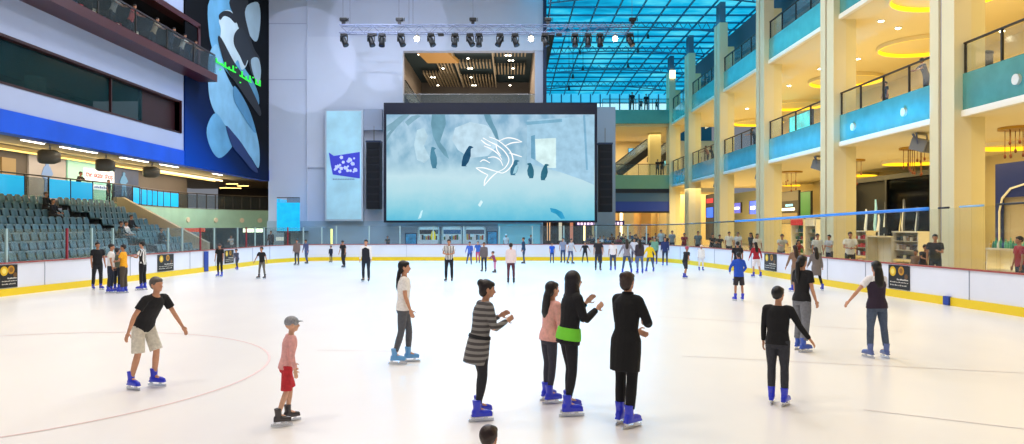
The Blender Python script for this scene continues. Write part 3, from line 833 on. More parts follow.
# leaping dolphin-shaped line emblem
def stroke(pts, w=.9):
    q = [px(x, y, SD)-SR for x, y in pts]; q = [Vector((p.x, -.09, p.z)) for p in q]
    q = bezier_smooth(q, 4); mb = MB()
    mb.tube(q, [w*.05*(.5+.5*math.sin(math.pi*min(1, max(.08, i/(len(q)-1))))) for i in range(len(q))], 5); return mb
em = MB()
for pts in ([(483,138),(490,142),(498,146),(505,152),(509,160),(505,168),(498,172)], [(498,172),(503,173),(509,169),(513,162),(511,153),(505,146),(497,140),(489,137)],
            [(499,141),(507,138),(515,139),(522,142)], [(505,146),(512,143),(522,142)], [(484,146),(491,149),(498,154),(502,160)], [(488,158),(494,157),(500,160),(503,166)],
            [(498,172),(491,170),(484,168),(476,168)], [(476,168),(482,172),(488,175)], [(488,175),(485,180),(484,186)], [(484,186),(489,180),(494,175),(498,172)],
            [(509,153),(516,155),(522,157)], [(490,163),(484,160),(480,162)], [(481,140),(486,144),(491,146)], [(496,144),(497,150),(501,156)]):
    q = stroke(pts); em.add(q.v, q.f)
em.build('dolphin_emblem', emis('#ffffff', 1.15), r)['label'] = 'white line drawing of a leaping fish or dolphin on the screen'

# speaker columns either side of the screen
def line_array(x0, x1, y0, y1, d, label):
    a, c = px(x0, y0, d), px(x1, y1, d); w = c.x-a.x; h = a.z-c.z
    r = thing('speaker_column', label, 'loudspeaker', ((a.x+c.x)/2, d, c.z), 0, 'speaker columns beside the screen')
    MB().box(-w/2, w/2, 0, .9, 0, h).build('cabinet', mat('#040b1c', .5), r, bevel=.03)
    m = MB()
    for k in range(9): m.box(-w/2+.06, w/2-.06, -.05, 0, h*k/9+.06, h*(k+1)/9-.06)
    m.build('grille', mat('#030814', .8), r)
    MB().bar((0, .4, h), (0, .4, h+1.2), .06).build('hanging_bar', METAL, r)
    MB().box(-w/2-.05, w/2+.05, .1, .8, h, h+.12).build('rigging_frame', mat('#203455', .5), r)
line_array(366, 380, 142, 209, 53, 'tall dark speaker column left of the big screen'); line_array(599, 612.5, 144, 212, 53, 'tall dark speaker column right of the big screen')
o = MB().box(px(363.5,0,53.4).x, px(382,0,53.4).x, 53.4, 53.95, px(0,130,53.4).z, px(0,109,53.4).z).build('speaker_canopy', mat('#9aa5ba', .6)); recentre(o)
tag(o, 'pale grey box above the speaker column left of the screen', 'box')
# backlit banner left of the screen
a, c = px(325, 109.5, 53.2), px(363, 221, 53.2); w = c.x-a.x; h = a.z-c.z
r = thing('backlit_banner', 'tall pale backlit banner with a purple floral patch left of the screen', 'banner', ((a.x+c.x)/2, 53.2, c.z))
MB().box(-w/2, w/2, 0, .3, 0, h).build('box_frame', mat('#b9c6d6', .4), r)
MB().box(-w/2+.12, w/2-.12, -.03, 0, .12, h-.12).build('banner_face', mat('#97c3d4', .5, emit=.42, var=.16, scale=.6), r)
def bp(x, y, e): p = px(x, y, 53.2); return Vector((p.x-(a.x+c.x)/2, -e, p.z-c.z))
MB().poly([bp(329,152.5,.05), bp(334,156,.05), bp(360,152,.05), bp(360,178.5,.05), bp(333,174.5,.05), bp(331,165,.05)], (0,-1,0), .01).build('floral_patch', mat('#3a3fc0', .6, emit=.3), r)
m = MB(); rnd = random.Random(3)
for k in range(26):
    x, y = rnd.uniform(335, 357), rnd.uniform(157, 172); q = rnd.uniform(.8, 1.7)
    m.poly([bp(x+q*math.cos(t)*(1+.3*(i % 2)), y+q*math.sin(t)*(1+.3*(i % 2)), .07) for i, t in enumerate([j*math.pi/5 for j in range(10)])], (0,-1,0), .01)
m.build('blossoms', mat('#b9c3ef', .6, emit=.5), r)
m = MB()
for k in range(13): 
    x = 333+k*1.7; m.poly([bp(x,178.6,.05), bp(x+1.1,178.8,.05), bp(x+1.1,179.9,.05), bp(x,179.7,.05)], (0,-1,0), .01)
m.build('lettering', mat('#6d8fb5', .6), r)
# grey pier right of the screen
o = MB().box(px(597,0,57).x, px(615.5,0,57).x, 57, 59, ZF, px(0,107,57).z).build('pillar_grey', mat('#a9b3c4', .7)); struct(o)
# counter booths below the screen
for k, (x0, x1) in enumerate(((418,440),(442,462.5),(464.5,486))):
    d = BY-.35; a, c = px(x0, 226, d), px(x1, 0, d); w = c.x-a.x; h = a.z-ZF
    lab = ('arched hire counter with a yellow suit, leftmost of three under the screen', 'arched hire counter in the middle of three under the screen', 'arched hire counter, rightmost of three under the screen')[k]
    r = thing('service_counter', lab, 'counter', ((a.x+c.x)/2, d, ZF), 0, 'arched counters under the screen')
    fr_ = mat('#bfe3ee', .4)
    m = MB(); prev = None; N = 12
    outer = [(-w/2, 0), (-w/2, h*.82)]+[(-w/2+w*.12*(1-math.cos(t)), h*.82+h*.18*math.sin(t)) for t in (.5, 1.0, 1.57)]
    outer = outer+[(-x, z) for x, z in reversed(outer)]
    inner_ = [(x*.9, min(z, h)*.955) for x, z in outer]
    for i in range(len(outer)-1):
        (x0_, z0_), (x1_, z1_) = outer[i], outer[i+1]; (u0, v0), (u1, v1) = inner_[i], inner_[i+1]
        m.poly([(x0_,-.35,z0_), (x1_,-.35,z1_), (u1,-.35,v1), (u0,-.35,v0)], (0,1,0), .35)
    m.build('arch_frame', fr_, r)
    MB().box(-w*.45, w*.45, -.06, -.02, .1, h*.95).build('back_panel', mat('#b9dbe4', .6, emit=.5), r)
    MB().box(-w*.46, w*.46, -.6, -.08, 0, .95).build('counter_top', mat('#d4dfe6', .4), r)
    MB().box(-w*.42, w*.42, -.14, -.06, h*.70, h*.86).build('sign_board', mat(('#27304a', '#2b7fb8', '#5d6a86')[k], .5), r)
    rnd = random.Random(k); cols = ['#f2f4f4','#3c6f4b','#d8b44a','#27384e','#e6e9ea','#b03a2e','#59a3c9']
    for j in range(9):
        xx = -w*.4+w*.8*j/9; q = rnd.uniform(.2, .42)
        MB().box(xx, xx+.12, -.3, -.16, .95, .95+q).build('boxed_goods', mat(cols[(j*3+k) % 7], .6), r)
    if k == 0: 
        o = MB().limb([(w*.22,-.4,1.0), (w*.22,-.4,1.25), (w*.22,-.4,1.5)], [.16,.2,.12], 10).build('yellow_suit', mat('#f6e61c', .6, emit=.3), r, True)
for (x0, x1, y0) in ((405,417,233),(487,497.5,231)):
    d = BY-.35; a, c = px(x0, y0, d), px(x1, 0, d)
    r = thing('wall_poster', 'blue framed poster on the wall beside the hire counters, '+('left of them' if x0 < 450 else 'right of them'), 'poster', ((a.x+c.x)/2, d, .9))
    w = c.x-a.x; h = a.z-.9
    MB().box(-w/2, w/2, -.05, 0, 0, h).build('frame', mat('#123f66', .4), r); MB().box(-w/2+.07, w/2-.07, -.07, -.05, .07, h-.07).build('print', mat('#1f86b8', .5, emit=.3, var=.5, scale=3), r)
o = MB().box(px(498,0,53.6).x, px(540,0,53.6).x, 53.5, 53.69, ZF, px(0,224,53.6).z).build('wall_panel_blue', mat('#7fd3e8', .4, emit=.15)); struct(o)
r = thing('light_column', 'glowing yellow upright tube lamp behind the far boards on the left', 'lamp', px(331.5, 247, 52)-Vector((0,0,.5)))
r.location.z = ZF
MB().cyl((0,0), .18, 0, .1).build('base', METAL, r); MB().cyl((0,0), .08, .1, 1.75, 12).build('tube', mat('#f6ee8a', .4, emit=1.3), r, True)

# ---------------------------------------------------------------- left structure
LX = -17.9
z_f0, z_f1 = 5.6, 6.4; wz0, wz1 = 7.3, 9.05; bz0, bz1 = 10.5, 13.65
lw = mat('#a6b3d2', .75, var=.03, scale=.4)
mb = MB(); yE = 39.9; yw = on_side(179.5, 0, LX).y
mb.box(LX-.5, LX, 6, BY, z_f1, wz0).box(LX-.5, LX, 6, BY, wz1, bz0).box(LX-.5, LX, 6, BY, bz1, zt).box(LX-.5, LX, yw, BY, wz0, wz1).box(LX-.5, LX, 41.9, BY, bz0, bz1)
o = mb.build('wall_left', lw); struct(o)
o = MB().box(LX-.5, LX+.06, 6, BY, z_f0, z_f1).build('trim_fascia', mat('#0552d6', .4, var=.15, scale=.5)); struct(o)
# ribbon window
mb = MB(); fm2 = mat('#2e0509', .45)
mb.box(LX-.3, LX+.03, 6, yw+.1, wz1-.09, wz1+.01).box(LX-.3, LX+.03, 6, yw+.1, wz0-.01, wz0+.07).box(LX-.3, LX+.1, yw, yw+.1, wz0, wz1)
for yy in range(9, int(yw), 8): mb.box(LX-.2, LX-.1, yy, yy+.08, wz0, wz1)
o = mb.build('window_1', fm2); struct(o)
o = MB().box(LX-.22, LX-.2, 6, yw-3.6, wz0+.1, wz1-.12).build('window_1_pane', glass('#2f6a74', .12, .1, fr=.12)); struct(o)
o = MB().box(LX-.4, LX-.25, yw-3.6, yw, wz0+.1, wz1-.12).build('window_1_panel', mat('#2a070d', .5)); struct(o)
o = MB().box(LX-6, LX-5.8, 6, yw+2, wz0-.3, wz1+.6).box(LX-6, LX-.5, 6, yw+2, wz0-.4, wz0-.3).box(LX-6, LX-.5, 6, yw+2, wz1+.3, wz1+.4).build('wall_left_room', mat('#173338', .6, var=.4, scale=.4)); struct(o)
for yy in (14, 19, 24, 29, 33):
    r = thing('office_column', 'pale column inside the ribbon window room on the left wall', 'column', (LX-3.5, yy, wz0-.3), 0, 'columns behind the ribbon window')
    MB().box(-.3, .3, -.3, .3, 0, 2).build('shaft', mat('#6a6f66', .6), r); MB().box(-.36, .36, -.36, .36, 0, .12).build('base', DARK, r)
# upper balcony with red edge
o = MB().box(LX-6, LX+1.1, 20, 41.9, bz0-.0, bz0+.42).build('balcony_slab_left', REDM); struct(o)
r = thing('balcony_railing', 'glass railing with dark posts on the red edged balcony at upper left', 'railing', (LX+1.0, 32, bz0+.42))
for k in range(8):
    y0 = -14+k*3.0; MB().box(-.01, .01, y0+.06, y0+2.94, .08, 1.02).build('glass_panel', GLB, r)
    MB().box(-.03, .03, y0-.03, y0+.03, 0, 1.1).build('post', STEELD, r)
MB().box(-.04, .04, -14, 9.8, 1.05, 1.12).build('handrail', mat('#2b2020', .4), r)
MB().box(-.9, 0, 9.75, 9.8, .08, 1.05).build('glass_end', GLB, r)
o = MB().box(LX-.5, LX+.15, 20, 41.9, bz1-.15, bz1+.15).box(LX-.5, LX+.15, 41.6, 41.9, bz0+.42, bz1).build('trim_balcony', REDM); struct(o)
o = MB().box(LX-6, LX-5.8, 20, 46, bz0, bz1+1).box(LX-6, LX-.5, 20, 46, bz1, bz1+.1).box(LX-6,LX-.5,46,46.2,bz0,bz1).build('wall_left_balcony', mat('#1a1a20', .7)); struct(o)
rnd = random.Random(5)
for k in range(9):
    yy = 24+k*1.9
    r = thing('display_shelf', 'lit shop shelf of small goods behind the upper left balcony railing', 'shelf', (LX-2.2, yy, bz0+.38), 0, 'shelves on the upper left balcony')
    MB().box(-.3, .3, -.75, .75, 0, .08).box(-.3, -.24, -.75, .75, 0, 2.0).box(-.3, .3, -.75, -.69, 0, 2.0).box(-.3, .3, .69, .75, 0, 2.0).box(-.3,.3,-.75,.75,.65,.7).box(-.3,.3,-.75,.75,1.3,1.35).build('carcass', mat('#3a332c', .6), r)
    for j in range(12):
        y_ = -.62+(j % 6)*.22; z_ = .7 if j < 6 else 1.35
        MB().box(-.05, .2, y_, y_+.14, z_, z_+rnd.uniform(.15, .45)).build('goods', mat(rnd.choice(['#d8d2bf','#b23b3b','#3c5a74','#e9e4d0','#7a6a3d']), .6, emit=(.6 if rnd.random() < .4 else 0)), r)
# ad banner on the left wall
yA0, yA1 = on_side(183.5, 0, LX).y, BY-.15
r = thing('advertising_banner', 'giant dark wall banner with cut out pale blue portrait shapes on the left wall', 'banner', (LX+.01, 46, z_f0))
def lp(x, y, e): 
    p = on_side(x, y, LX); return Vector((e, p.y-46, p.z-z_f0))
def ban_mat():
    m = bpy.data.materials.new('banner_print'); m.use_nodes = True; nt = m.node_tree; L = nt.links.new; b = nt.nodes['Principled BSDF']
    tc = nt.nodes.new('ShaderNodeTexCoord'); se = nt.nodes.new('ShaderNodeSeparateXYZ'); L(tc.outputs['Generated'], se.inputs[0])
    rp = nt.nodes.new('ShaderNodeValToRGB'); cr = rp.color_ramp; cr.elements[0].position = 0; cr.elements[0].color = (*srgb('#0546b0'), 1)
    cr.elements[1].position = .42; cr.elements[1].color = (*srgb('#04070c'), 1); e = cr.elements.new(.2); e.color = (*srgb('#04204e'), 1)
    ma = nt.nodes.new('ShaderNodeMath'); ma.operation = 'MULTIPLY_ADD'; ma.inputs[1].default_value = .30
    L(se.outputs['Y'], ma.inputs[0]); L(se.outputs['Z'], ma.inputs[2]); L(ma.outputs[0], rp.inputs[0]); L(rp.outputs['Color'], b.inputs['Base Color']); b.inputs['Roughness'].default_value = .7; b.inputs['Specular IOR Level'].default_value = .1
    return m
MB().box(0, .08, yA0-46, yA1-46, 0, zt-z_f0-1).build('backing', ban_mat(), r)
SH = mat('#5f9fc4', .6, var=.25, scale=.5); SH2 = mat('#7fb4d0', .6, var=.15, scale=.8); SH3 = mat('#a9c3cf', .6, var=.1, scale=.6)
def ban(nm, pts, m, e, label=None):
    n_ = len(pts); q_ = []
    for i in range(n_):
        a, b, c, d = [Vector((*pts[(i+j-1) % n_], 0)) for j in range(4)]
        for k in range(4):
            t = k/4; q_.append(.5*((2*b)+(c-a)*t+(2*a-5*b+4*c-d)*t*t+(3*b-a-3*c+d)*t**3))
    o = MB().poly([lp(v.x, v.y, e) for v in q_], (1, 0, 0), .01).build(nm, m, r)
    if label: o['label'] = label
ban('pale_shard', [(208,0),(229,0),(231,20),(233,44),(236,55),(243,68),(252,82),(257,95),(257,105),(250,98),(236,84),(224,70),(212,52),(207,30)], SH, .085, 'pale blue flame shaped cut out')
ban('pale_shard', [(207,57),(214,44),(218,52),(222,68),(230,85),(240,100),(247,115),(254,130),(258,150),(257,168),(250,158),(240,145),(226,128),(213,112),(207,92)], SH2, .087)
ban('pale_shard', [(205,128),(214,113),(226,130),(232,140),(228,150),(217,158),(208,146)], SH, .09)
ban('pale_shard', [(243,8),(256,2),(259,18),(256,40),(250,38),(243,22)], SH3, .09, 'pale grey cut out at the top right of the banner')
ban('robed_figure', [(218,48),(219,30),(217,20),(221,12),(227,10),(233,15),(236,26),(240,34),(244,48),(246,62),(240,70),(236,60),(230,68),(224,64)], mat('#c4d8df', .6, var=.1, scale=.6), .10, 'pale robed portrait figure')
ban('dark_headband', [(217,15),(222,11),(229,12),(235,20),(233,23),(228,18),(222,16),(218,20)], mat('#10151c', .6), .115)
ban('dark_profile', [(233,33),(240,28),(246,40),(251,52),(257,62),(258,78),(250,74),(246,60),(243,66),(238,56),(232,44)], mat('#141e28', .6), .112)
ban('dark_slash', [(228,0),(246,0),(243,12),(246,28),(252,48),(258,58),(257,64),(248,52),(240,34),(232,16)], mat('#0d1219', .6), .108)
ban('pale_shard', [(249,60),(256,58),(259,70),(257,84),(252,76)], SH3, .12)
ban('dark_slash', [(216,40),(219,38),(232,62),(246,82),(258,108),(258,116),(250,106),(236,86),(224,68)], mat('#0d1219', .6), .122)
ban('pale_shard', [(232,86),(240,96),(248,112),(254,132),(249,128),(240,114),(232,100)], mat('#4d8bb0', .6, var=.2, scale=.5), .124)
ban('dark_slash', [(224,126),(232,134),(240,144),(250,160),(256,172),(250,170),(240,158),(230,146)], mat('#0a2a62', .6), .126)
gm = MB()
GZ = [(213,62),(217,64),(221,66.5),(225,69),(229,71),(233,73),(237,76),(241,78.5),(245,81),(249,83),(253,84),(257,86)]
for i in range(len(GZ)-1):
    if i in (5, 9): continue
    (x0, y0), (x1, y1) = GZ[i], GZ[i+1]
    gm.poly([lp(x0,y0,.14), lp(x1,y1,.14), lp(x1,y1-1.2,.14), lp(x0,y0-1.2,.14)], (1,0,0), .05)
for x, y, h in ((213,62,4),(219,65.5,2.5),(222,67,5),(226,69.5,3),(230,71.5,6),(239,77,6),(243,80,4),(247,82,6.5),(253,84,5),(257,86,6)):
    gm.poly([lp(x,y,.14), lp(x+.9,y+.4,.14), lp(x+.9,y+.4-h,.14), lp(x,y-h,.14)], (1,0,0), .05)
for x, y in ((217,70),(233,68),(237,83),(250,78)): gm.poly([lp(x,y,.14), lp(x+1.1,y+.3,.14), lp(x+1.1,y-1,.14), lp(x,y-1.2,.14)], (1,0,0), .05)
gm.build('lettering', mat('#2fd83c', .5, emit=.8), r)['label'] = 'bright green lettering across the banner'

# soffit, cove light and linear lamps over the stand
SX0, SX1 = -33.0, LX-.5
o = MB().box(-21.35, SX1, 10, 56, 5.78, 6.0).build('ceiling_soffit', mat('#77705f', .6)); struct(o)
o = MB().box(SX0, SX1, 10, 76, 6.15, 6.4).build('ceiling_left', mat('#a8946c', .6)); struct(o)
r = thing('cove_light', 'long warm cove light strip in the ceiling above the seating stand', 'ceiling light', (-21.55, 38, 5.56))
MB().box(-.16, .16, -20, 16, .06, .13).build('diffuser', mat('#ffe7a0', .5, emit=7), r)
MB().box(-.3, -.22, -20, 16, 0, .13).box(.22, .3, -20, 16, 0, .13).build('trough', mat('#d8c48a', .5), r)
for (x0, y0), (x1, y1) in (((21,138.5),(44,143)),((60,147),(97,153)),((120,157),(148,161.5)),((160,163),(178,166)),((213,177),(222,179))):
    p0, p1 = (lambda q: q)(None), None
    X = -19.2; da = F*X/(x0-CX); db = F*X/(x1-CX)
    r = thing('linear_ceiling_lamp', 'slim white linear lamp in the ceiling beside the blue fascia', 'ceiling light', (X, (da+db)/2, 5.62), 0, 'linear lamps along the blue fascia')
    L_ = db-da
    MB().box(-.09, .09, -L_/2, L_/2, .05, .15).build('housing', mat('#cfcfcf', .4), r); MB().box(-.06, .06, -L_/2+.05, L_/2-.05, .03, .05).build('diffuser', mat('#fff4de', .5, emit=8), r)
for x, y, nm in ((50,150,'nearest'),(106,158,'middle'),(152,166,'farthest')):
    X = -19.9; d = F*X/(x-CX)
    r = thing('ceiling_loudspeaker', 'round drum loudspeaker hung under the left ceiling, '+nm+' of the three', 'loudspeaker', (X, d, 5.28), math.radians(-60), 'drum speakers over the seating stand')
    m = MB(); m.tube([(0,-.42,0),(0,-.3,0),(0,.15,0),(0,.4,0)], [.26,.31,.31,.2], 18); m.build('drum', mat('#6a6356', .5), r, True)
    m = MB(); m.tube([(0,-.46,0),(0,-.42,0)], [.22,.24], 18); m.build('front_grille', mat('#b9a887', .6), r)
    MB().bar((0,0,.3), (0,0,.56), .06).build('hanger', METAL, r)

# ---------------------------------------------------------------- seating stand
NR = 8
def rowx(k): return -17.6-.62*k
def rowz(k): return .62+.333*k
Y0S, Y1S = 21.0, 41.6
stm = mat('#22262b', .8, var=.15, scale=2)
mb = MB()
for k in range(NR):
    mb.box(rowx(k)-.33 if k < NR-1 else rowx(k)-.5, rowx(k)+.29, Y0S, Y1S+.3, ZF-.35, rowz(k))
o = mb.build('floor_stand', stm); struct(o)
seat_m = mat('#587a84', .4, var=.1, scale=3); frame_m = mat('#2e3439', .5)
def seat_proto():
    r = thing('stand_seat', 'x', 'seat')
    m = MB()
    bk = [(-.16,.34,-.19),(-.20,.52,-.20),(-.235,.68,-.19),(-.25,.77,-.12)]
    rr = []
    for x, z, w in bk:
        w = -w; rr.append([(x,-w,z),(x-.035,-w*.5,z),(x-.045,0,z),(x-.035,w*.5,z),(x,w,z),(x-.03,w,z),(x-.065,w*.5,z),(x-.075,0,z),(x-.065,-w*.5,z),(x-.03,-w,z)])
    m.loft(rr); m.build('backrest', seat_m, r, True)
    rr = []
    for x, z, w in ((-.17,.40,.19),(-.05,.375,.215),(.12,.385,.22),(.21,.40,.20)):
        rr.append([(x,-w,z+.03),(x,-w*.5,z),(x,0,z-.01),(x,w*.5,z),(x,w,z+.03),(x,w,z+.0),(x,w*.5,z-.035),(x,0,z-.045),(x,-w*.5,z-.035),(x,-w,z)])
    MB().loft(rr).build('seat_pan', seat_m, r, True)
    MB().box(-.14, .10, -.03, .03, .0, .35).box(-.2,-.14,-.2,.2,.30,.36).build('pedestal', frame_m, r)
    return r
proto = seat_proto(); first = True
n_seat = 0
TAKEN = {}
for k in range(NR):
    y = 41.3
    while True:
        xk = rowx(k); y -= .52
        if CX+F*xk/y < -6: break
        ya = 36.2-.12*k                        # stair aisle
        if abs(y-ya) < .6: continue
        n_seat += 1
        if first: s_ = proto; first = False
        else:
            s_ = proto.copy(); COL.objects.link(s_)
            for ch in proto.children:
                c_ = ch.copy(); COL.objects.link(c_); c_.parent = s_
        s_.location = (xk, y, rowz(k))
        row = ['front', 'second', 'third', 'fourth', 'fifth', 'sixth', 'seventh', 'top'][k]
        sec = 'right' if y > ya else 'left'
        s_['label'] = 'grey green plastic seat in the %s row, %s of the stair aisle' % (row, sec); s_['category'] = 'seat'
        s_['group'] = 'seats in the %s row %s of the stair aisle' % (row, sec)
print('SEATS', n_seat)
m = MB()
for k in range(NR):
    ya = 36.2-.12*k; m.box(rowx(k)+.0, rowx(k)+.36, ya-.5, ya+.5, rowz(k)-.0, rowz(k)+.16 if k < 7 else rowz(k)+.02)
    m.box(rowx(k)+.29, rowx(k)+.30, ya-.5, ya+.5, rowz(k)-.1, rowz(k)+.0)
o = m.build('stair_aisle', mat('#1c1e22', .8)); struct(o)
# sloping parapet at the far end of the stand
pz = [(-17.5, 1.3, 1.0), (-24.3, 1.3, 4.05)]
o = MB().poly([(-17.4,42.0,ZF), (-22.9,42.0,ZF), (-22.9,42.0,3.95), (-22.3,42.0,3.95), (-17.4,42.0,1.35)], (0,1,0), .35).build('wall_parapet', mat('#b0a58c', .7)); struct(o)
# walkway above with glass rail
wk = [(-22.55,14,0),(-22.55,41.5,0),(-23.2,46,0),(-23.7,51,0),(-22.8,56.5,0),(-20.6,60,0),(-17.0,61.5,0)]
wk = bezier_smooth(wk, 5)
zw = 3.6
mb = MB(); tealw = mat('#9cc9ba', .4, var=.06, scale=1)
sec = [p for p in wk if p.y > 41.4]
for i in range(len(sec)-1):
    a, c = sec[i], sec[i+1]
    mb.poly([(a.x,a.y,2.15), (c.x,c.y,2.15), (c.x,c.y,zw), (a.x,a.y,zw)])
    mb.poly([(a.x-.3,a.y+.3,2.15), (c.x-.3,c.y+.3,2.15), (c.x,c.y,2.15), (a.x,a.y,2.15)])
o = mb.build('wall_walkway', tealw); struct(o)
o = MB().box(-26, -22.6, 10, 41.4, zw-.25, zw-.02).poly([(p.x,p.y,zw-.05) for p in sec]+[(-17.0,75,zw-.05),(-26,75,zw-.05),(-26,41.4,zw-.05)], (0,0,1), .04).build('floor_walkway', mat('#7d7467', .4)); struct(o)
r = thing('walkway_railing', 'glass railing of clear and sky blue panels along the walkway above the seats', 'railing', (-22.55, 42, zw))
GB = glass('#3fb9ea', .55, .1)
acc = 0; seg = [wk[0]]; k = 0
O = Vector((-22.55, 42, 0))
for i in range(1, len(wk)):
    # resample long straight pieces
    pass
pts = []
for i in range(len(wk)-1):
    n = max(1, int((wk[i+1]-wk[i]).length/1.6))
    for j in range(n): pts.append(wk[i].lerp(wk[i+1], j/n))
pts.append(wk[-1])
for i in range(len(pts)-1):
    a, c = pts[i]-O, pts[i+1]-O
    pxx = CX+F*pts[i].x/pts[i].y
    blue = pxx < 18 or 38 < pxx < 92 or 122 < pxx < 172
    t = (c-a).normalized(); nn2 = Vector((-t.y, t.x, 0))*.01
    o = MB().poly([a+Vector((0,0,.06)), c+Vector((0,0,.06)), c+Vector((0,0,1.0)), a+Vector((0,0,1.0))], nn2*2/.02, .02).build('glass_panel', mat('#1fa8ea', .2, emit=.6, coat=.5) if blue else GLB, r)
    if blue: o['label'] = 'sky blue panel'
    MB().bar(a, a+Vector((0,0,1.08)), .05).build('post', STEELD, r)
MB().tube([p-O+Vector((0,0,1.1)) for p in pts], .035, 8).build('handrail', STEELD, r, True)
# round badges on the walkway wall
for xx in (188, 214, 241, 262):
    best = min(sec, key=lambda p: abs(CX+F*p.x/p.y-xx)); i = sec.index(best)
    t = (sec[min(i+1, len(sec)-1)]-sec[max(i-1, 0)]).normalized(); nn2 = Vector((t.y, -t.x, 0))
    o = MB().tube([best+nn2*.0+Vector((0,0,2.75)), best+nn2*.08+Vector((0,0,2.75))], .19, 16).build('wall_badge', mat('#d7d2c0', .4)); recentre(o)
    tag(o, 'small round pale fitting on the teal wall below the walkway railing', 'wall light', 'round fittings on the teal wall')
# shops behind the walkway
sx = -25.2
o = MB().box(sx-.2, sx, 12, 57, zw-.3, 6.2).build('wall_shops', mat('#5b5348', .7, var=.1, scale=.4)); struct(o)
def shop_panel(x0, x1, m, name, label, cat, z0=zw, z1=6.1, e=.02):
    a, c = F*sx/(x0-CX), F*sx/(x1-CX)
    o = MB().box(sx+.01, sx+.08+e, a, c, z0, z1).build(name, m); recentre(o); tag(o, label, cat); return o
shop_panel(27, 64, mat('#a7a3a0', .6, var=.05, scale=.6), 'wall_graphic', 'grey wall graphic with a walking figure behind the walkway railing', 'wall graphic')
shop_panel(66, 111, mat('#9fd8bd', .5, emit=.25), 'skate_shop_facade', 'pale green front wall of the skate shop', 'shop front')
shop_panel(113, 137, mat('#2c3f5e', .5, var=.2, scale=1), 'shop_poster', 'dark blue poster with figures right of the skate shop sign', 'poster')
shop_panel(0, 14, mat('#8a7346', .5, emit=.3), 'shop_window', 'warm lit shop window at the left end of the walkway', 'shop window', zw+.5, 5.7)
def fig(x, y0, y1, m, nm, lab):
    d = F*sx/(x-CX); w = .28; z0 = HC+(HY-y1)*d/F; z1 = HC+(HY-y0)*d/F; h = z1-z0
    sh_ = [(-.5,0),(-.35,.45),(-.9,.55),(-.5,.8),(-.25,.84),(-.3,.95),(0,1),(.3,.95),(.25,.84),(.5,.8),(.9,.62),(.4,.5),(.7,0),(.3,0),(0,.4),(-.1,0)]
    o = MB().poly([(sx+.11, d+u*w*2, z0+v*h) for u, v in sh_], (1,0,0), .02).build(nm, m); recentre(o); tag(o, lab, 'wall graphic')
fig(45, 160, 196, mat('#6f93c9', .6), 'figure_graphic', 'blue printed figure on the grey wall behind the railing')
fig(122, 172, 196, mat('#4f86b0', .6), 'figure_graphic', 'blue printed figure on the dark poster right of the skate shop')
da, db = F*sx/(81-CX), F*sx/(111-CX)
r = thing('shop_sign', 'white sign with red lettering on the skate shop wall', 'sign', (sx+.12, (da+db)/2, 4.95))
MB().box(0, .08, -(db-da)/2, (db-da)/2, 0, .75).build('sign_board', mat('#f2f4f2', .5, emit=.5), r)
def text(s, size, m, parent, loc, rot, name='lettering', ext=.01, align='CENTER'):
    cu = bpy.data.curves.new(name, 'FONT'); cu.body = s; cu.size = size; cu.extrude = ext; cu.align_x = align
    t_ = bpy.data.objects.new(name, cu); COL.objects.link(t_)
    me = bpy.data.meshes.new_from_object(t_.evaluated_get(bpy.context.evaluated_depsgraph_get())); bpy.data.objects.remove(t_)
    me.materials.clear(); me.materials.append(m); o = bpy.data.objects.new(name, me); COL.objects.link(o)
    if parent: o.parent = parent
    o.location = loc; o.rotation_euler = rot; return o
text('the skate shop', .5, mat('#d3202c', .5, emit=.4), r, (.09, 0, .26), (math.pi/2, 0, math.pi/2))
r = thing('shop_sign', 'small white and purple sign under the skate shop sign', 'sign', (sx+.12, F*sx/(98-CX), 4.5))
MB().box(0, .06, -.9, .9, 0, .3).build('sign_board', mat('#e9f4f4', .5, emit=.9), r)
m = MB()
for j in range(7): m.box(.06, .07, -.7+j*.2, -.58+j*.2, .08, .08+.1+.04*(j % 2))
m.build('lettering', mat('#4a3fb0', .5), r)
# dim concourse to the right of the shops, below the ceiling
o = MB().box(-30, -17.0, 75, 75.3, zw, 6.2).build('wall_concourse', mat('#2a211d', .7)); struct(o)
for x, y in ((232,184),(243,186),(225,188),(236,190)):
    d = F*(6.05-HC)/(HY-y)
    d = min(d, 73); X = (x-CX)*d/F
    r = thing('concourse_lamp', 'warm recessed lamp in the dark concourse left of the back wall', 'ceiling light', (X, d, 6.02), 0, 'concourse lamps left of the back wall')
    MB().box(-.6, .6, -.12, .12, .05, .13).build('housing', METAL, r); MB().box(-.5, .5, -.08, .08, .02, .05).build('diffuser', mat('#ffd27a', .5, emit=8), r)
# undercroft below the walkway: lit red and white beams, passage glow
o = MB().box(-28, -17.95, 66, 66.2, ZF, zw-.1).build('wall_undercroft', mat('#56636a', .6, emit=.0)); struct(o)
def ubeam(x0, x1, y, d, m, nm, lab):
    a, c = px(x0, y, d), px(x1, y, d)
    o = MB().box(a.x, c.x, d, d+.2, a.z-.12, a.z+.14).build(nm, m); recentre(o); tag(o, lab, 'sign')
ubeam(175, 204, 230.2, 50.5, mat('#c8492e', .5, emit=.4), 'red_sign', 'thin red sign strip under the teal walkway wall')
ubeam(243, 262, 230.6, 51, mat('#e9f2cf', .5, emit=2.5), 'white_sign', 'thin glowing white sign strip under the walkway wall near the corner')
ubeam(276, 283, 239, 52.5, mat('#e9e9e0', .5, emit=.6), 'notice_sign', 'small white notice behind the far left boards corner')
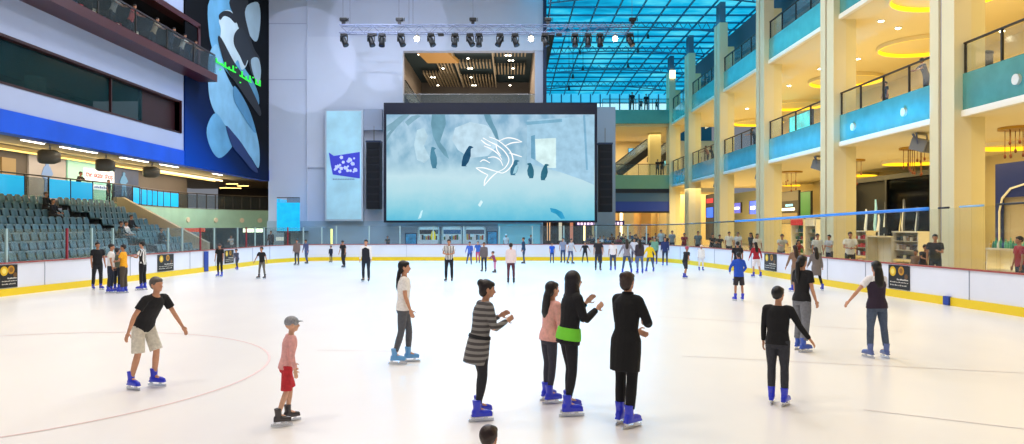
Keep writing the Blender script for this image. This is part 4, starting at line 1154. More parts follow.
# glass corner box in front of the back wall, cyan light put into its colour
a = px(277, 231, 51.5); c = px(300, 198, 51.5)
r = thing('glass_corner_balcony', 'cyan lit glass corner balcony where the left walkway meets the back wall', 'balcony', ((a.x+c.x)/2, 51.5, a.z))
w = c.x-a.x; h = c.z-a.z
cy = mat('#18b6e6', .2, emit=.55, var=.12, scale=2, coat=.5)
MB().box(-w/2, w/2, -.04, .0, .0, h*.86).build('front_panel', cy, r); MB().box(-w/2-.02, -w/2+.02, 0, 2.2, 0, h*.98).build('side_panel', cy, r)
MB().box(-w/2+.7, w/2, -.03, .01, h*.86, h).build('glass_top', GLB, r); MB().box(-w/2, w/2, -.06, .04, h, h+.05).build('handrail', STEELD, r)
MB().box(-w/2, w/2, 0, 2.3, -.1, 0).build('floor_slab', mat('#3b5560', .6), r)
o = MB().box(px(284,0,52.8).x, px(289,0,52.8).x, 52.8, 53.2, ZF, 1.9).build('pillar_concourse', mat('#3a4650', .6)); struct(o)
# ---------------------------------------------------------------- right galleries
XB = 15.5
DEP = [17.6, 27.1, 36.7, 46.4, 56.0, 65.6, 73.4]
L1a, L1b, L2a, L2b = 6.1, 7.6, 12.2, 13.7
ceil_m = mat('#f0e0ae', .7)
# columns: fin in front, pier behind
for i, d in enumerate(DEP):
    top = 17.4 if i >= 4 else 19.0
    m = MB()
    m.box(XB-.1, XB+.5, d-.55, d, ZF, top); m.box(XB-.1, XB+.5, d-1.5, d-.75, ZF, top); pass
    o = m.build('column', mat('#ebe0b4', .55, var=.03, scale=.5)); struct(o)
    o = MB().box(XB-.02, XB+.48, d-.74, d-.56, ZF, top-.3).build('column_groove', mat('#a7a0b0', .6)); struct(o)
    o = MB().box(XB+.5, XB+.98, d-1.5, d-.25, ZF, 15.6).build('pillar', CREAM); struct(o)
    if i >= 4:
        o = MB().box(XB-.0, XB+.4, d-1.3, d-.2, 17.4, 19).build('column_head', mat('#56798f', .6)); struct(o)
    else: pass
# wall lamp at the far column head
o = MB().box(px(670,0,71.7).x, px(675.5,0,71.7).x, 71.75, 71.9, px(0,78,71.7).z, px(0,70,71.7).z).build('column_lamp', mat('#ffe7b0', .5, emit=2.5)); recentre(o)
tag(o, 'lit square lamp panel at the head of the farthest column', 'lamp')
Y_end = 73.5
for z0, z1, nm in ((L1a, L1b, 'first'), (L2a, L2b, 'second')):
    o = MB().box(XB+.32, 34, 2, Y_end, z0, z0+.25).build('ceiling_slab', ceil_m); struct(o)
    o = MB().box(XB+.32, 34, 2, Y_end, z1-.25, z1).build('floor_slab', mat('#a89878', .3)); struct(o)
    o = MB().box(XB+.14, XB+.34, 2, Y_end, z0-.0, z0+.22).build('trim_edge', mat('#fbf4dc', .5)); struct(o)
# fascias bay by bay
bays = [(2.2, DEP[0]-1.5)]+[(DEP[i], DEP[i+1]-1.5) for i in range(len(DEP)-1)]
for i, (y0, y1) in enumerate(bays):
    for lv, (z0, z1) in enumerate(((L1a, L1b), (L2a, L2b))):
        o = MB().box(XB+.2, XB+.34, y0, y1, z0+.22, z1).build('trim_balcony_front', TEAL); struct(o)
        if i == 0: continue
        r = thing('balcony_railing', ['x', 'glass railing on the first floor balcony, %s', 'glass railing on the second floor balcony, %s'][lv+1] %
                  ['', 'nearest bay at the right edge', 'second bay from the right edge', 'third bay from the right', 'fourth bay from the right', 'fifth bay from the right', 'farthest bay on the right'][i], 'railing', (XB+.27, (y0+y1)/2, z1))
        L_ = y1-y0; n = max(2, round(L_/1.9))
        for k in range(n):
            a, c = -L_/2+L_*k/n, -L_/2+L_*(k+1)/n
            MB().box(-.008, .008, a+.05, c-.05, .06, .98).build('glass_panel', glass('#e8f2f0', .03, fr=.08), r)
            MB().box(-.035, .035, a-.02+.03, a+.08, 0, 1.05).build('post', STEELD, r)
        MB().box(-.035, .035, L_/2-.08, L_/2-.02, 0, 1.05).build('post', STEELD, r)
        MB().box(-.045, .045, -L_/2, L_/2, 1.03, 1.09).build('handrail', STEELD, r)
        # round fittings on the fascia
        if lv == 0 and i in (1, 2):
            for u in ((.35,) if i == 1 else (.18, .72)):
                yy = y1+(y0-y1)*u
                o = MB().tube([(XB+.2, yy, z0+.75), (XB+.1, yy, z0+.75)], .17, 16).build('wall_badge', mat('#e8dcc0', .4)); recentre(o)
                tag(o, 'round pale fitting on the balcony front in the %s bay from the right edge' % ('nearest' if i == 1 else 'second'), 'wall light', 'round fittings on the first floor balcony')
# upper ceiling behind second floor and roof edge beam
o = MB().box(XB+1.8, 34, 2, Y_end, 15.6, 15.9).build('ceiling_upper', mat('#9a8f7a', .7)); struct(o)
o = MB().box(XB+1.75, XB+2.1, 2, Y_end, 15.3, 17.4).build('beam_roof', mat('#4d5f6d', .7)); struct(o)
# deep walls of the galleries
XS = 24.0
o = MB().box(XS+2, XS+2.2, 2, Y_end+14, ZF, L1a).build('wall_right_ground', mat('#e6d49a', .6)); struct(o)
o = MB().box(XS+2, XS+2.2, 2, Y_end, L1b, L2a).build('wall_right_first', mat('#ecdaa2', .6)); struct(o)
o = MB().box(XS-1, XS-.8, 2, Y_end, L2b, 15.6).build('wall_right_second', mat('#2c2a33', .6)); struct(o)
# upper shop windows glimpsed behind the second floor railing
for k, (xx, col, e, lab) in enumerate(((780,'#c23a5a',.6,'pink red'), (791,'#1aa0e8',1.6,'bright cyan'), (708,'#e9d9a8',.9,'warm cream'), (742,'#d9c98f',.9,'pale yellow'), (690,'#d8e2ea',.8,'pale white'))):
    X = XS-1.1; d = F*X/(xx-CX)
    r = thing('shop_window', lab+' lit shop window behind the second floor railing on the right', 'shop window', (X, d, L2b))
    MB().box(-.05, .0, -1.1, 1.1, .1, 1.8).build('pane', mat(col, .4, emit=e), r); MB().box(-.1, .02, -1.2, -1.1, 0, 1.9).box(-.1, .02, 1.1, 1.2, 0, 1.9).box(-.1, .02, -1.2, 1.2, 1.8, 1.9).build('frame', DARK, r)
# ceiling ring coves, downlights
def ring_light(x, y, zc_, rx, label):
    d = F*(zc_-HC)/(HY-y); X = (x-CX)*d/F
    r = thing('ring_cove_light', label, 'ceiling light', (X, d, zc_-.12), 0, 'yellow ring lights in the gallery ceilings')
    m = MB(); N = 40; rr = []
    for k in range(N+1):
        t = 2*math.pi*k/N; rr.append([(q*math.cos(t)*rx, q*math.sin(t)*rx, z) for q, z in ((.985, -.10), (1.0, -.10), (1.0, .1), (.985, .1))])
    m.loft(rr, cap=False).build('glow_ring', mat('#ffd022', .5, emit=1.3), r)
    m = MB(); rr = []
    for k in range(N+1):
        t = 2*math.pi*k/N; rr.append([(q*math.cos(t)*rx, q*math.sin(t)*rx, z) for q, z in ((1.0, -.10), (1.03, -.10), (1.03, .1), (1.0, .1))])
    m.loft(rr, cap=False).build('rim', mat('#f7e7b4', .6), r)
ring_light(925, 44, L2a, 2.3, 'yellow ring light in the first floor ceiling beside the second column')
ring_light(948, -8, L2a, 2.2, 'yellow ring light in the first floor ceiling at the top right corner')
ring_light(846, 79, L2a, 2.3, 'yellow ring light in the first floor ceiling between second and third columns')
ring_light(796, 104, L2a, 2.3, 'yellow ring light in the first floor ceiling seen under the third balcony')
ring_light(758, 121, L2a, 2.3, 'small yellow ring light in the first floor ceiling farthest back')
ring_light(915, 160, L1a, 1.7, 'yellow ring light in the ground floor ceiling above the black shop')
ring_light(851, 173, L1a, 1.7, 'yellow ring light in the ground floor ceiling above the kiosks')
ring_light(1018, 143, L1a, 1.7, 'yellow ring light in the ground floor ceiling at the right edge')
ring_light(800, 183, L1a, 1.5, 'yellow ring light in the ground floor ceiling left of the kiosks')
for x, y, z in ((898,27,L2a),(881,20,L2a),(820,68,L2a),(789,85,L2a),(747,108,L2a),(1002,30,L2a),(858,58,L2a)):
    d = F*(z-HC)/(HY-y); X = (x-CX)*d/F
    r = thing('ceiling_downlight', 'small bright downlight in the cream gallery ceiling', 'ceiling light', (X, d, z-.08), 0, 'downlights in the cream ceilings')
    MB().cyl((0,0), .16, .02, .08, 14).build('rim', WHITE, r); MB().cyl((0,0), .12, 0, .02, 14).build('lamp', EM, r)
# hanging pendants
def pendants(x, y, n, seed, label):
    X = 19.5; d = F*X/(x-CX); rnd = random.Random(seed)
    r = thing('pendant_chandelier', label, 'chandelier', (X, d, L1a))
    MB().cyl((0,0), .7, -.1, 0, 20).build('ceiling_plate', mat('#c79a3a', .35, .5), r)
    for k in range(n):
        a = 2*math.pi*k/n; q = .5*(1 if k % 2 else .55); L_ = rnd.uniform(.5, 1.35); cx1, cy1 = q*math.cos(a), q*math.sin(a)
        rd = MB().bar((cx1, cy1, -.1), (cx1, cy1, -L_), .022).build('rod', mat('#8a5a22', .4), r)
        MB().ell((cx1, cy1, -L_-.07), (.05,0,0), (0,.05,0), (0,0,.09), 10, 6).build('lamp_shade', mat('#7d3f18', .4), rd, True)
pendants(915, 160, 11, 1, 'chandelier of thin copper rods hanging above the black shop'); pendants(852, 175, 8, 2, 'chandelier of thin copper rods left of the black shop')
pendants(1019, 130, 9, 3, 'chandelier of thin copper rods at the right edge'); pendants(792, 185, 9, 4, 'chandelier of thin copper rods above the kiosks')
# loudspeakers hung under the first floor edge
for x, y, nm in ((905,147,'nearest and largest'),(810,165,'second from the right'),(755,178,'third from the right'),(714,189,'farthest and smallest')):
    X = XB+1.0; d = F*X/(x-CX); z = L1a
    r = thing('hanging_loudspeaker', 'grey box loudspeaker under the balcony edge, '+nm, 'loudspeaker', (X, d-.6, z), math.radians(35), 'loudspeakers under the balcony')
    q = MB().bar((-.0,-.7,-.62), (0,-.1,-.42), .85, .5).build('cabinet', mat('#8d8f90', .5), r, bevel=.03)
    MB().bar((0,-.74,-.63), (0,-.7,-.62), .74, .4).build('grille', mat('#5f6164', .7), r)
    MB().bar((0,.0,0), (0,-.2,-.42), .07).bar((-.42,-.35,-.05),(.42,-.35,-.05), .07).bar((-.42,-.35,-.03),(-.42,-.4,-.5),.05).bar((.42,-.35,-.03),(.42,-.4,-.5),.05).build('bracket', METAL, r)
    MB().bar((.55,-.2,-.55), (1.15,-.05,-.4), .4, .4).build('projector', mat('#d9d4c4', .5), r, bevel=.02)

# ground floor shops on the right
def onX(x, y, X): return on_side(x, y, X)
def face_box(X, x0, x1, y0, y1, th, m, name, label, cat, parent=None):
    # box on the plane x = X between photo columns x0..x1 and photo rows at its middle
    d0, d1 = F*X/(x1-CX), F*X/(x0-CX); dm = (d0+d1)/2
    z0, z1 = HC+(HY-y1)*dm/F, HC+(HY-y0)*dm/F
    return d0, d1, z0, z1
# black glass store
d0, d1 = F*XS/(932-CX), F*XS/(851-CX)
r = thing('black_storefront', 'glossy black shop front with hanging white cloths behind the right boards', 'shop front', (XS, (d0+d1)/2, ZF)); L_ = (d1-d0)
MB().box(.2, .35, -L_/2-1, L_/2, 0, 5.0).build('back_wall', mat('#08090b', .6), r)
MB().box(-.1, .2, -L_/2-1, L_/2, 4.9, 5.2).box(-.1, .2, L_/2-.12, L_/2, 0, 4.9).box(-.1,.2,-.1,.1,0,4.9).box(-.1,.2,-L_/2-1,-L_/2-.8,0,4.9).build('frame', mat('#1a1b20', .3), r)
MB().box(-.02, .0, -L_/2-.8, -.1, .1, 4.8).build('glass_pane', glass('#1b2226', .1, fr=.06), r)
MB().box(-.16, -.1, L_/2-1.0, L_/2-.5, .4, 4.5).build('white_pilaster', mat('#d7e0e4', .5, emit=.2), r)
for k, (yy, hh, c_) in enumerate(((2.9,2.2,'#e8eef0'),(1.6,2.8,'#aee3ef'),(1.2,1.8,'#f4f4ee'),(.3,2.6,'#dfe8ea'),(-1.6,1.9,'#e6d8a0'),(-1.9,2.7,'#f0ead8'),(-3.4,2.2,'#bfc8cf'))):
    m = MB(); m.tube([(.05,yy,.9),(.05,yy+.1,.9+hh*.4),(.05,yy-.06,.9+hh*.8),(.05,yy,.9+hh)], [.07,.10,.08,.05], 8); m.build('hanging_cloth', mat(c_, .6, emit=.35), r, True)
# retail counters near the glass
def counter(X, x0, x1, zt_, cols, label, shelves=True):
    d0, d1 = F*X/(x1-CX), F*X/(x0-CX); L_ = d1-d0; h = zt_-ZF
    r = thing('retail_counter', label, 'counter', (X, (d0+d1)/2, ZF), 0, 'retail counters behind the right boards')
    MB().box(-.3, .3, -L_/2, L_/2, 0, .1).box(.2, .3, -L_/2, L_/2, 0, h).box(-.3,.3,-L_/2,-L_/2+.05,0,h).box(-.3,.3,L_/2-.05,L_/2,0,h).box(-.35,.35,-L_/2,L_/2,h,h+.06).build('carcass', mat('#ece3c8', .5), r)
    rnd = random.Random(int(x0)); n = max(4, int(L_/.28))
    if shelves:
        m = MB()
        for lv in range(1, 4): m.box(-.28, .2, -L_/2+.05, L_/2-.05, h*lv/4, h*lv/4+.03)
        m.build('shelf_boards', mat('#d8cba8', .5), r)
        for lv in range(4):
            for k in range(n):
                yy = -L_/2+.08+k*(L_-.16)/n
                MB().box(-.2, .1, yy, yy+(L_-.16)/n*.75, h*lv/4+.04, h*lv/4+.04+rnd.uniform(.12, .24)).build('boxed_goods', mat(rnd.choice(cols), .6), r)
    return r
counter(18.2, 858, 872, 2.0, ['#b3263a','#e9e4dc','#7a1c2a','#d8443f'], 'shelf counter of red and white boxes left of the cream pay desk')
r = counter(18.2, 873, 898, 1.75, [], 'plain cream pay desk between two shelf counters', False)
MB().bar((-.1,-.2,1.46), (-.1,-.2,1.62), .05).box(-.16,-.1,-.5,.1,1.58,1.9).build('till_screen', BLACK, r)
counter(18.2, 899, 925, 2.0, ['#2b2a2d','#4b3a2c','#8a6d48','#1d2730','#c9bda2'], 'shelf counter of dark goods behind the man in black')
# kiosks
def kiosk(x0, x1, X, label, top_c, door_c):
    d0, d1 = F*X/(x1-CX), F*X/(x0-CX); L_ = d1-d0; h = HC+(HY-218)*((d0+d1)/2)/F-ZF
    r = thing('photo_kiosk', label, 'kiosk', (X, (d0+d1)/2, ZF), 0, 'kiosks behind the right boards')
    MB().box(-.5, .6, -L_/2, -L_/2+.12, 0, h).box(-.5,.6,L_/2-.12,L_/2,0,h).box(-.5,.6,-L_/2,L_/2,h-.12,h).box(-.5,.6,-L_/2,L_/2,0,.1).build('shell', mat('#f2ead2', .4), r, bevel=.03)
    MB().box(-.58, -.5, -L_/2+.15, L_/2-.15, h-.5, h-.1).build('header_panel', mat(top_c, .5, emit=.3), r)
    MB().box(.0, .05, -L_/2+.15, L_/2-.15, .1, h-.5).build('inner_panel', mat(door_c, .5), r)
    for lv in range(4):
        MB().box(-.4, 0, -L_/2+.14, L_/2-.14, .5+lv*.5, .53+lv*.5).build('shelf_board', mat('#d8cfb5', .5), r)
        for k in range(4):
            yy = -L_/2+.22+k*(L_-.44)/4; MB().box(-.3, -.05, yy, yy+(L_-.44)/4*.7, .53+lv*.5, .75+lv*.5).build('goods', mat(['#3d6b50','#e5e5dd','#a33a33','#31506b'][(k+lv) % 4], .6), r)
kiosk(798, 811, 20, 'white framed kiosk with red header behind the right boards', '#d32a3c', '#0f7a3c')
kiosk(813, 824, 19, 'white framed kiosk right of the red topped kiosk', '#ece2c6', '#b9ad92')
# green panel, dark menu board, blue signs
def flat(X, x0, x1, y0, y1, m, name, label, cat, sub=None, group=None):
    d0, d1 = F*X/(x1-CX), F*X/(x0-CX); dm = (d0+d1)/2; z0, z1 = HC+(HY-y1)*dm/F, HC+(HY-y0)*dm/F
    r = thing(name, label, cat, (X, dm, z0), 0, group); L_ = d1-d0
    MB().box(-.04, .1, -L_/2, L_/2, 0, z1-z0).build('panel', m, r)
    if sub: 
        for nm, u0, u1, v0, v1, mm in sub: MB().box(-.07, -.04, L_*(.5-u1), L_*(.5-u0), (z1-z0)*v0, (z1-z0)*v1).build(nm, mm, r)
    MB().box(-.06, .12, -L_/2-.05, -L_/2, -.0, z1-z0).box(-.06,.12,L_/2,L_/2+.05,0,z1-z0).box(-.06,.12,-L_/2-.05,L_/2+.05,z1-z0,z1-z0+.06).build('frame', DARK, r)
    return r
flat(23.5, 801, 811, 192, 222, mat('#137d3f', .4, emit=.15), 'green_banner', 'tall green banner behind the kiosks', 'banner')
bw = mat('#f3f1e4', .5, emit=2)
flat(24, 781, 799, 192, 224, mat('#15140f', .5), 'menu_board', 'dark food stall front with small lit menu signs left of the green banner', 'stall front',
     [('lit_sign', .1, .8, .42, .5, bw), ('lit_sign', .3, .7, .55, .62, mat('#7ec8e0', .5, emit=1)), ('serving_hatch', .05, .95, .02, .34, mat('#8c7a55', .5, emit=.3)), ('grey_header', 0, 1, .72, 1, mat('#6e675a', .6))])
flat(23, 734, 741, 203, 213, mat('#4a55c8', .5, emit=1.0), 'blue_sign', 'small glowing blue violet sign, left of the pair in the third bay', 'sign', [('lettering', .2, .8, .35, .6, bw)])
flat(23, 750, 757, 201, 214, mat('#3558e0', .5, emit=1.2), 'blue_sign', 'small glowing blue sign, right of the pair in the third bay', 'sign', [('lettering', .2, .8, .35, .6, bw)])
flat(17.2, 706.5, 714.5, 195, 240, mat('#131c3c', .4), 'dark_totem', 'dark blue totem with red and cyan screens left of the fourth column', 'totem', [('screen', .1, .9, .5, .72, mat('#2b62d8', .5, emit=1.5)), ('red_header', .1, .9, .82, .92, mat('#c82f3c', .5, emit=.8))])
r = flat(22.5, 790, 812, 114, 140, mat('#35c8ea', .4, emit=.9, var=.35, scale=1.2), 'video_screen', 'cyan lit shop glass, glow put into its colour, behind the third bay first floor railing', 'screen')  # shop glass; the cyan light on it is put in as emission
# navy arched shop at the right edge
X = 21.5; d0, d1 = F*X/(1040-CX), F*X/(993-CX); L_ = d1-d0
r = thing('arched_storefront', 'navy shop front with a pale arch at the right edge', 'shop front', (X, (d0+d1)/2, ZF))
MB().box(.1, .25, -L_/2-4, L_/2, 3.2, 4.7).box(.1,.25,L_/2-.35,L_/2,0,3.2).build('navy_surround', mat('#1a2c78', .35), r)
m = MB(); ar = [(L_/2-.35, 0), (L_/2-.35, 2.6), (L_/2-.55, 3.2), (L_/2-1.1, 3.6), (L_/2-2, 3.75), (-L_/2-3.5, 3.75)]
ar2 = [(L_/2-.42, 0), (L_/2-.42, 2.58), (L_/2-.61, 3.14), (L_/2-1.13, 3.53), (L_/2-2, 3.68), (-L_/2-3.5, 3.68)]
for i in range(5): m.poly([(0, *ar[i]), (0, *ar[i+1]), (0, *ar2[i+1]), (0, *ar2[i])], (1,0,0), .05)
m.build('arch_moulding', mat('#f5f0e2', .4), r)
MB().box(.3, .4, -L_/2-4, L_/2, 0, 3.8).build('inner_wall', mat('#b9a98c', .5, var=.1, scale=.5), r)
r2 = counter(18.6, 994, 1040, 1.4, ['#f2f2ee','#e8e8e2'], 'white counter topped with teal bottles at the right edge', False)
rnd = random.Random(9)
for k in range(18):
    yy = 1.35-k*.14; q = rnd.uniform(.2, .42)
    c_ = rnd.choice(['#1f9a86','#2a7f6c','#c9a227','#eef2ee','#2f5f9e','#58b89c'])
    o = MB(); o.cyl((0,0), .05, 0, q*.65, 10).cyl((0,0), .05, q*.65, q*.78, 10, .02).cyl((0,0), .02, q*.78, q, 8)
    o = o.build('bottle', mat(c_, .3), None, True); o.location = (18.5, r2.location.y+yy-.1, 1.4+.06)
    tag(o, 'small bottle standing on the white counter at the right edge', 'bottle', 'bottles on the white counter')
# plain cream panel door between column one and arch

# litter bin by the near railing
r = thing('litter_bin', 'dark litter bin behind the first floor railing at upper right', 'bin', (XB+1.4, F*(XB+1.4)/(984-CX), L1b))
MB().cyl((0,0), .28, 0, .85, 20).build('body', mat('#3b3a36', .5), r, True); MB().cyl((0,0), .3, .85, .92, 20).build('lid', mat('#565550', .4), r)

# ---------------------------------------------------------------- far right block at the end of the hall
FE = 72.0
x0, x1 = px(615.5, 0, FE).x, XB+.3
for z0, z1, tm in ((L1a-.3, L1b-.3, mat('#7fae8d', .4, var=.05, scale=1)), (L2a, L2b, mat('#5fa79a', .3, var=.1, scale=1))):
    o = MB().box(x0-2, x1, FE, FE+.3, z0+.15, z1).build('trim_bridge_front', tm); struct(o)
    o = MB().box(x0-2, x1+2, FE+.3, FE+15, z0-.1, z1-.2).build('floor_bridge', mat('#f0dcae', .6)); struct(o)
    r = thing('balcony_railing', 'glass railing of the cross bridge at the far end, %s level' % ('upper' if z0 > 9 else 'lower'), 'railing', ((x0+x1)/2, FE+.15, z1)); w = x1-x0+(2.5 if z0 > 9 else 0)
    for k in range(5):
        a = -w/2+w*k/5; MB().box(a+.04, a+w/5-.04, -.01, .01, .05, 1.0).build('glass_panel', glass('#d8e8e8', .05, fr=.08), r); MB().box(a-.02, a+.03, -.03, .03, 0, 1.05).build('post', STEELD, r)
    MB().box(-w/2, w/2, -.04, .04, 1.03, 1.09).build('handrail', STEELD, r)
o = MB().box(x0-2, x1, FE, FE+.2, L1a-.55, L1a-.15).build('trim_bridge_dark', mat('#1c2230', .6)); struct(o)
r = thing('blue_fascia_sign', 'long blank dark blue fascia sign under the far bridge', 'sign', ((x0+x1)/2, FE, 3.7)); w = x1-x0
MB().box(-w/2, w/2, .1, .3, 0, 1.95).build('blue_panel', mat('#1d3f96', .5, emit=.12), r); MB().box(-w/2, w/2, .05, .3, 1.0, 1.95).build('grey_blue_band', mat('#4d6f8a', .5), r); MB().box(-w/2, w/2, .0, .3, -.12, .05).build('bottom_edge', BLACK, r)
o = MB().box(x0-3, x1+8, FE+13.5, FE+13.8, L1a, L2a).build('wall_far_first', mat('#f2dcae', .6)); struct(o)
o = MB().box(px(650,0,77).x, px(661,0,77).x, 77, 78.2, ZF, L2a).build('column', CREAM); struct(o)
escalator(px(617, 176, 79)+Vector((0,0,.1)), px(652, 149, 79)+Vector((0,0,.1)), 1.3, 'dark escalator rising left to right behind the far bridge railing', side=(0,1,0))
escalator(px(655, 165, 82), px(672, 150, 82), 1.3, 'short stretch of dark escalator right of the far cream column', side=(0,1,0))
for x, y, c_, lab in ((632,152,'#4aa0d8','blue'),(641,149,'#f4f7fa','white'),(662,162,'#7fd0d8','pale cyan')):
    p = px(x, y, 85); r = thing('hanging_sign', lab+' lit sign on the far wall behind the escalators', 'sign', p)
    MB().box(-.4, .4, -.05, .0, -.4, .4).build('face', mat(c_, .5, emit=1), r); MB().box(-.45, .45, 0, .06, -.45, .45).build('backing', DARK, r)
# shops at ground level at the end
d = 68.0
X0, X1 = px(540, 0, d).x, px(591, 0, d).x
r = thing('dark_storefront', 'dark brown glazed shop front under the right part of the screen', 'shop front', ((X0+X1)/2, d, ZF)); w = X1-X0
MB().box(-w/2, w/2, .2, .4, 0, 3.1).build('back_wall', mat('#3a2620', .5, var=.3, scale=1.5), r)
m = MB()
for k in range(7): u = -w/2+w*k/6; m.box(u-.08, u+.08, -.05, .2, 0, 3.1)
m.build('mullion', mat('#1d1512', .4), r)
for u, c_, e in ((-.33,'#f0b27a',1.5),(-.1,'#e9dcc0',.6),(.12,'#c77a5a',.8),(.36,'#ffdf9a',3)):
    MB().box(u*w-.14, u*w+.14, .1, .19, .6, 2.9).build('lit_panel', mat(c_, .5, emit=e), r)
X0, X1 = px(591, 0, 70).x, px(690, 0, 70).x
o = MB().box(X0, X1+6, 76, 76.2, ZF, 5.8).build('wall_far_ground', mat('#f3d99c', .6)); struct(o)
for x in (598, 612, 634, 652, 671):
    p = px(x, 0, 71); o = MB().box(p.x-.5, p.x+.5, 74.2, 75.1, ZF, 5.7).build('pillar', mat('#d9a860' if x in (612, 652) else '#f2dfae', .5)); struct(o)
for x, w_, c_, e in ((605,5,'#ffe9b8',2.2),(623,6,'#fff0c8',2.4),(629,2,'#c04a2a',.8),(643,5,'#ffe6a8',2),(660,3,'#5fb08a',.7),(667,4,'#5f9a70',.5)):
    p = px(x, 0, 75.5); q = w_*.1/2
    r = thing('lit_shop_window', 'warm lit shop window at the far end of the hall below the bridge', 'shop window', (p.x, 75.6, ZF), 0, 'shop windows at the far end') if e > 1.5 else thing('shop_banner', ('red' if c_ == '#c04a2a' else 'green')+' shop banner at the far end below the bridge'+(', left of two' if x == 660 else ', right of two' if x == 667 else ''), 'banner', (p.x, 75.6, ZF))
    MB().box(-q, q, -.02, .1, .3, 4.6).build('pane', mat(c_, .5, emit=e), r); MB().box(-q-.06, q+.06, .1, .2, .2, 4.7).build('frame', DARK, r)
p = px(600, 223.3, 60)
r = thing('illuminated_sign', 'strip sign of pink white letters under the right end of the screen', 'sign', (p.x, 60, p.z))
MB().box(-2.0, 2.0, .02, .15, -.2, .22).build('backing', mat('#3a3a78', .5), r)
m = MB(); rnd = random.Random(2)
for k in range(14): x_ = -1.85+k*.27; m.box(x_, x_+.17, -.02, .02, -.13, .05+rnd.uniform(0, .12))
m.build('lettering', mat('#f6cfe6', .5, emit=1.5), r)
r = thing('round_sign', 'small round cyan sign on a post behind the far boards', 'sign', (px(599,0,58).x, 58, ZF))
MB().tube([(0,-.04,1.9-.2),(0,.04,1.9-.2)], .33, 16).build('disc', mat('#2aa6c8', .5, emit=.5), r); MB().cyl((0,0), .04, 0, 1.4).build('post', METAL, r)

# ---------------------------------------------------------------- glazed blue roof
RZ = 19.0
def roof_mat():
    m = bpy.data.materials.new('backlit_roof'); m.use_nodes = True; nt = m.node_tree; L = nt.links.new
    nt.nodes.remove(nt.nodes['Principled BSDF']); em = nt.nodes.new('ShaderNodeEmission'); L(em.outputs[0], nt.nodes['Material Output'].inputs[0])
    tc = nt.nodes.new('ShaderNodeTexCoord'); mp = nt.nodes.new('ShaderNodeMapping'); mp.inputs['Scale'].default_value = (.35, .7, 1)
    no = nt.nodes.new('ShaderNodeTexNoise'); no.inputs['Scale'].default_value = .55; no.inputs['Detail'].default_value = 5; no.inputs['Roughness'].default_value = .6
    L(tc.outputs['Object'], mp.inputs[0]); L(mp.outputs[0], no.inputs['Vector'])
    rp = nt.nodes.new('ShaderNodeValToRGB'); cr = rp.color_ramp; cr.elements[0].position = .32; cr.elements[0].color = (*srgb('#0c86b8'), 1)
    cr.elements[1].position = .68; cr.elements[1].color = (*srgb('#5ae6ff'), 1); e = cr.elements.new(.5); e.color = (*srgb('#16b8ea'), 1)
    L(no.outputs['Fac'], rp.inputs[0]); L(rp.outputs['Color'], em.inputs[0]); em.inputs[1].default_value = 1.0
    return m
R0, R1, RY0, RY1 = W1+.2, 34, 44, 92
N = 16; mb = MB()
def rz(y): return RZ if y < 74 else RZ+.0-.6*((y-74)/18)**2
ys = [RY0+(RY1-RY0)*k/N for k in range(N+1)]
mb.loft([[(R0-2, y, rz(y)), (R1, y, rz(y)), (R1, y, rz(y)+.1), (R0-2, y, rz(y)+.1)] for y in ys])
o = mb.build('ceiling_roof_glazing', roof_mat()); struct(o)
tm = mat('#2683ad', .6); tm2 = mat('#33799a', .6)
k = 0
for i in range(14):                        # long ribs
    x = R0+.4+i*1.75
    m = MB()
    for j in range(len(ys)-1): m.bar((x, ys[j], rz(ys[j])-.12), (x, ys[j+1], rz(ys[j+1])-.12), .10, .12)
    o = m.build('beam_rib', tm); struct(o)
for i in range(22):                        # cross purlins
    y = RY0+1+i*2.15; o = MB().box(R0, R1, y, y+.06, rz(y)-.16, rz(y)-.02).build('beam_purlin', tm); struct(o)
for i, y in enumerate((51, 59, 67, 75, 83)):      # lattice trusses
    m = MB(); zb = rz(y)-1.25; n = 20; x0_, x1_ = R0, XB+2; st = (x1_-x0_)/n
    def zbow(x): return zb+.0-.5*(abs((x-x0_)/(x1_-x0_)-.5)*2)**2+.5
    for q in range(n):
        xa, xb = x0_+q*st, x0_+(q+1)*st
        m.bar((xa, y, zbow(xa)), (xb, y, zbow(xb)), .09)
        m.bar((xa, y, zbow(xa)), ((xa+xb)/2, y, rz(y)-.3), .05); m.bar(((xa+xb)/2, y, rz(y)-.3), (xb, y, zbow(xb)), .05)
    o = m.build('beam_truss', tm2); struct(o)
# end window under the roof
EYn = 90.0; z0, z1 = 15.9, rz(EYn)-.1
mb = MB()
n = 16
for k in range(n+1):
    x = R0+k*(XB+6-R0)/n; mb.box(x-.07, x+.07, EYn-.1, EYn+.1, z0, z1)
mb.box(R0, XB+6, EYn-.1, EYn+.1, z0-.1, z0+.1).box(R0, XB+6, EYn-.1, EYn+.1, 17.3, 17.42)
o = mb.build('window_2', mat('#3f8fae', .5)); struct(o)
o = MB().box(R0, XB+6, EYn+.1, EYn+.2, z0, 17.35).build('window_2_lower', mat('#cdf2fb', .5, emit=1.2)); struct(o)
o = MB().box(R0, XB+6, EYn+.1, EYn+.2, 17.35, z1+.6).build('window_2_upper', mat('#49c4e8', .5, emit=.75)); struct(o)
o = MB().box(R0-2, XB+9, EYn+.2, EYn+.4, ZF, z0+.2).build('wall_far', mat('#2c6f86', .6)); struct(o)
# small lamps hanging from the roof
for k, (x, y) in enumerate(((583,68),(580,52),(638,50),(648,36),(628,65),(573,76),(569,88),(596,18))):
    p = px(x, y, 62); r = thing('roof_pendant_lamp', 'small dark lamp hanging on a rod under the blue roof', 'lamp', p, 0, 'rod lamps under the blue roof')
    MB().cyl((0,0), .13, -.2, .15, 10, .06).build('head', BLACK, r); MB().bar((0,0,.1), (0,0,rz(62)-p.z-.1), .035).build('rod', BLACK, r)

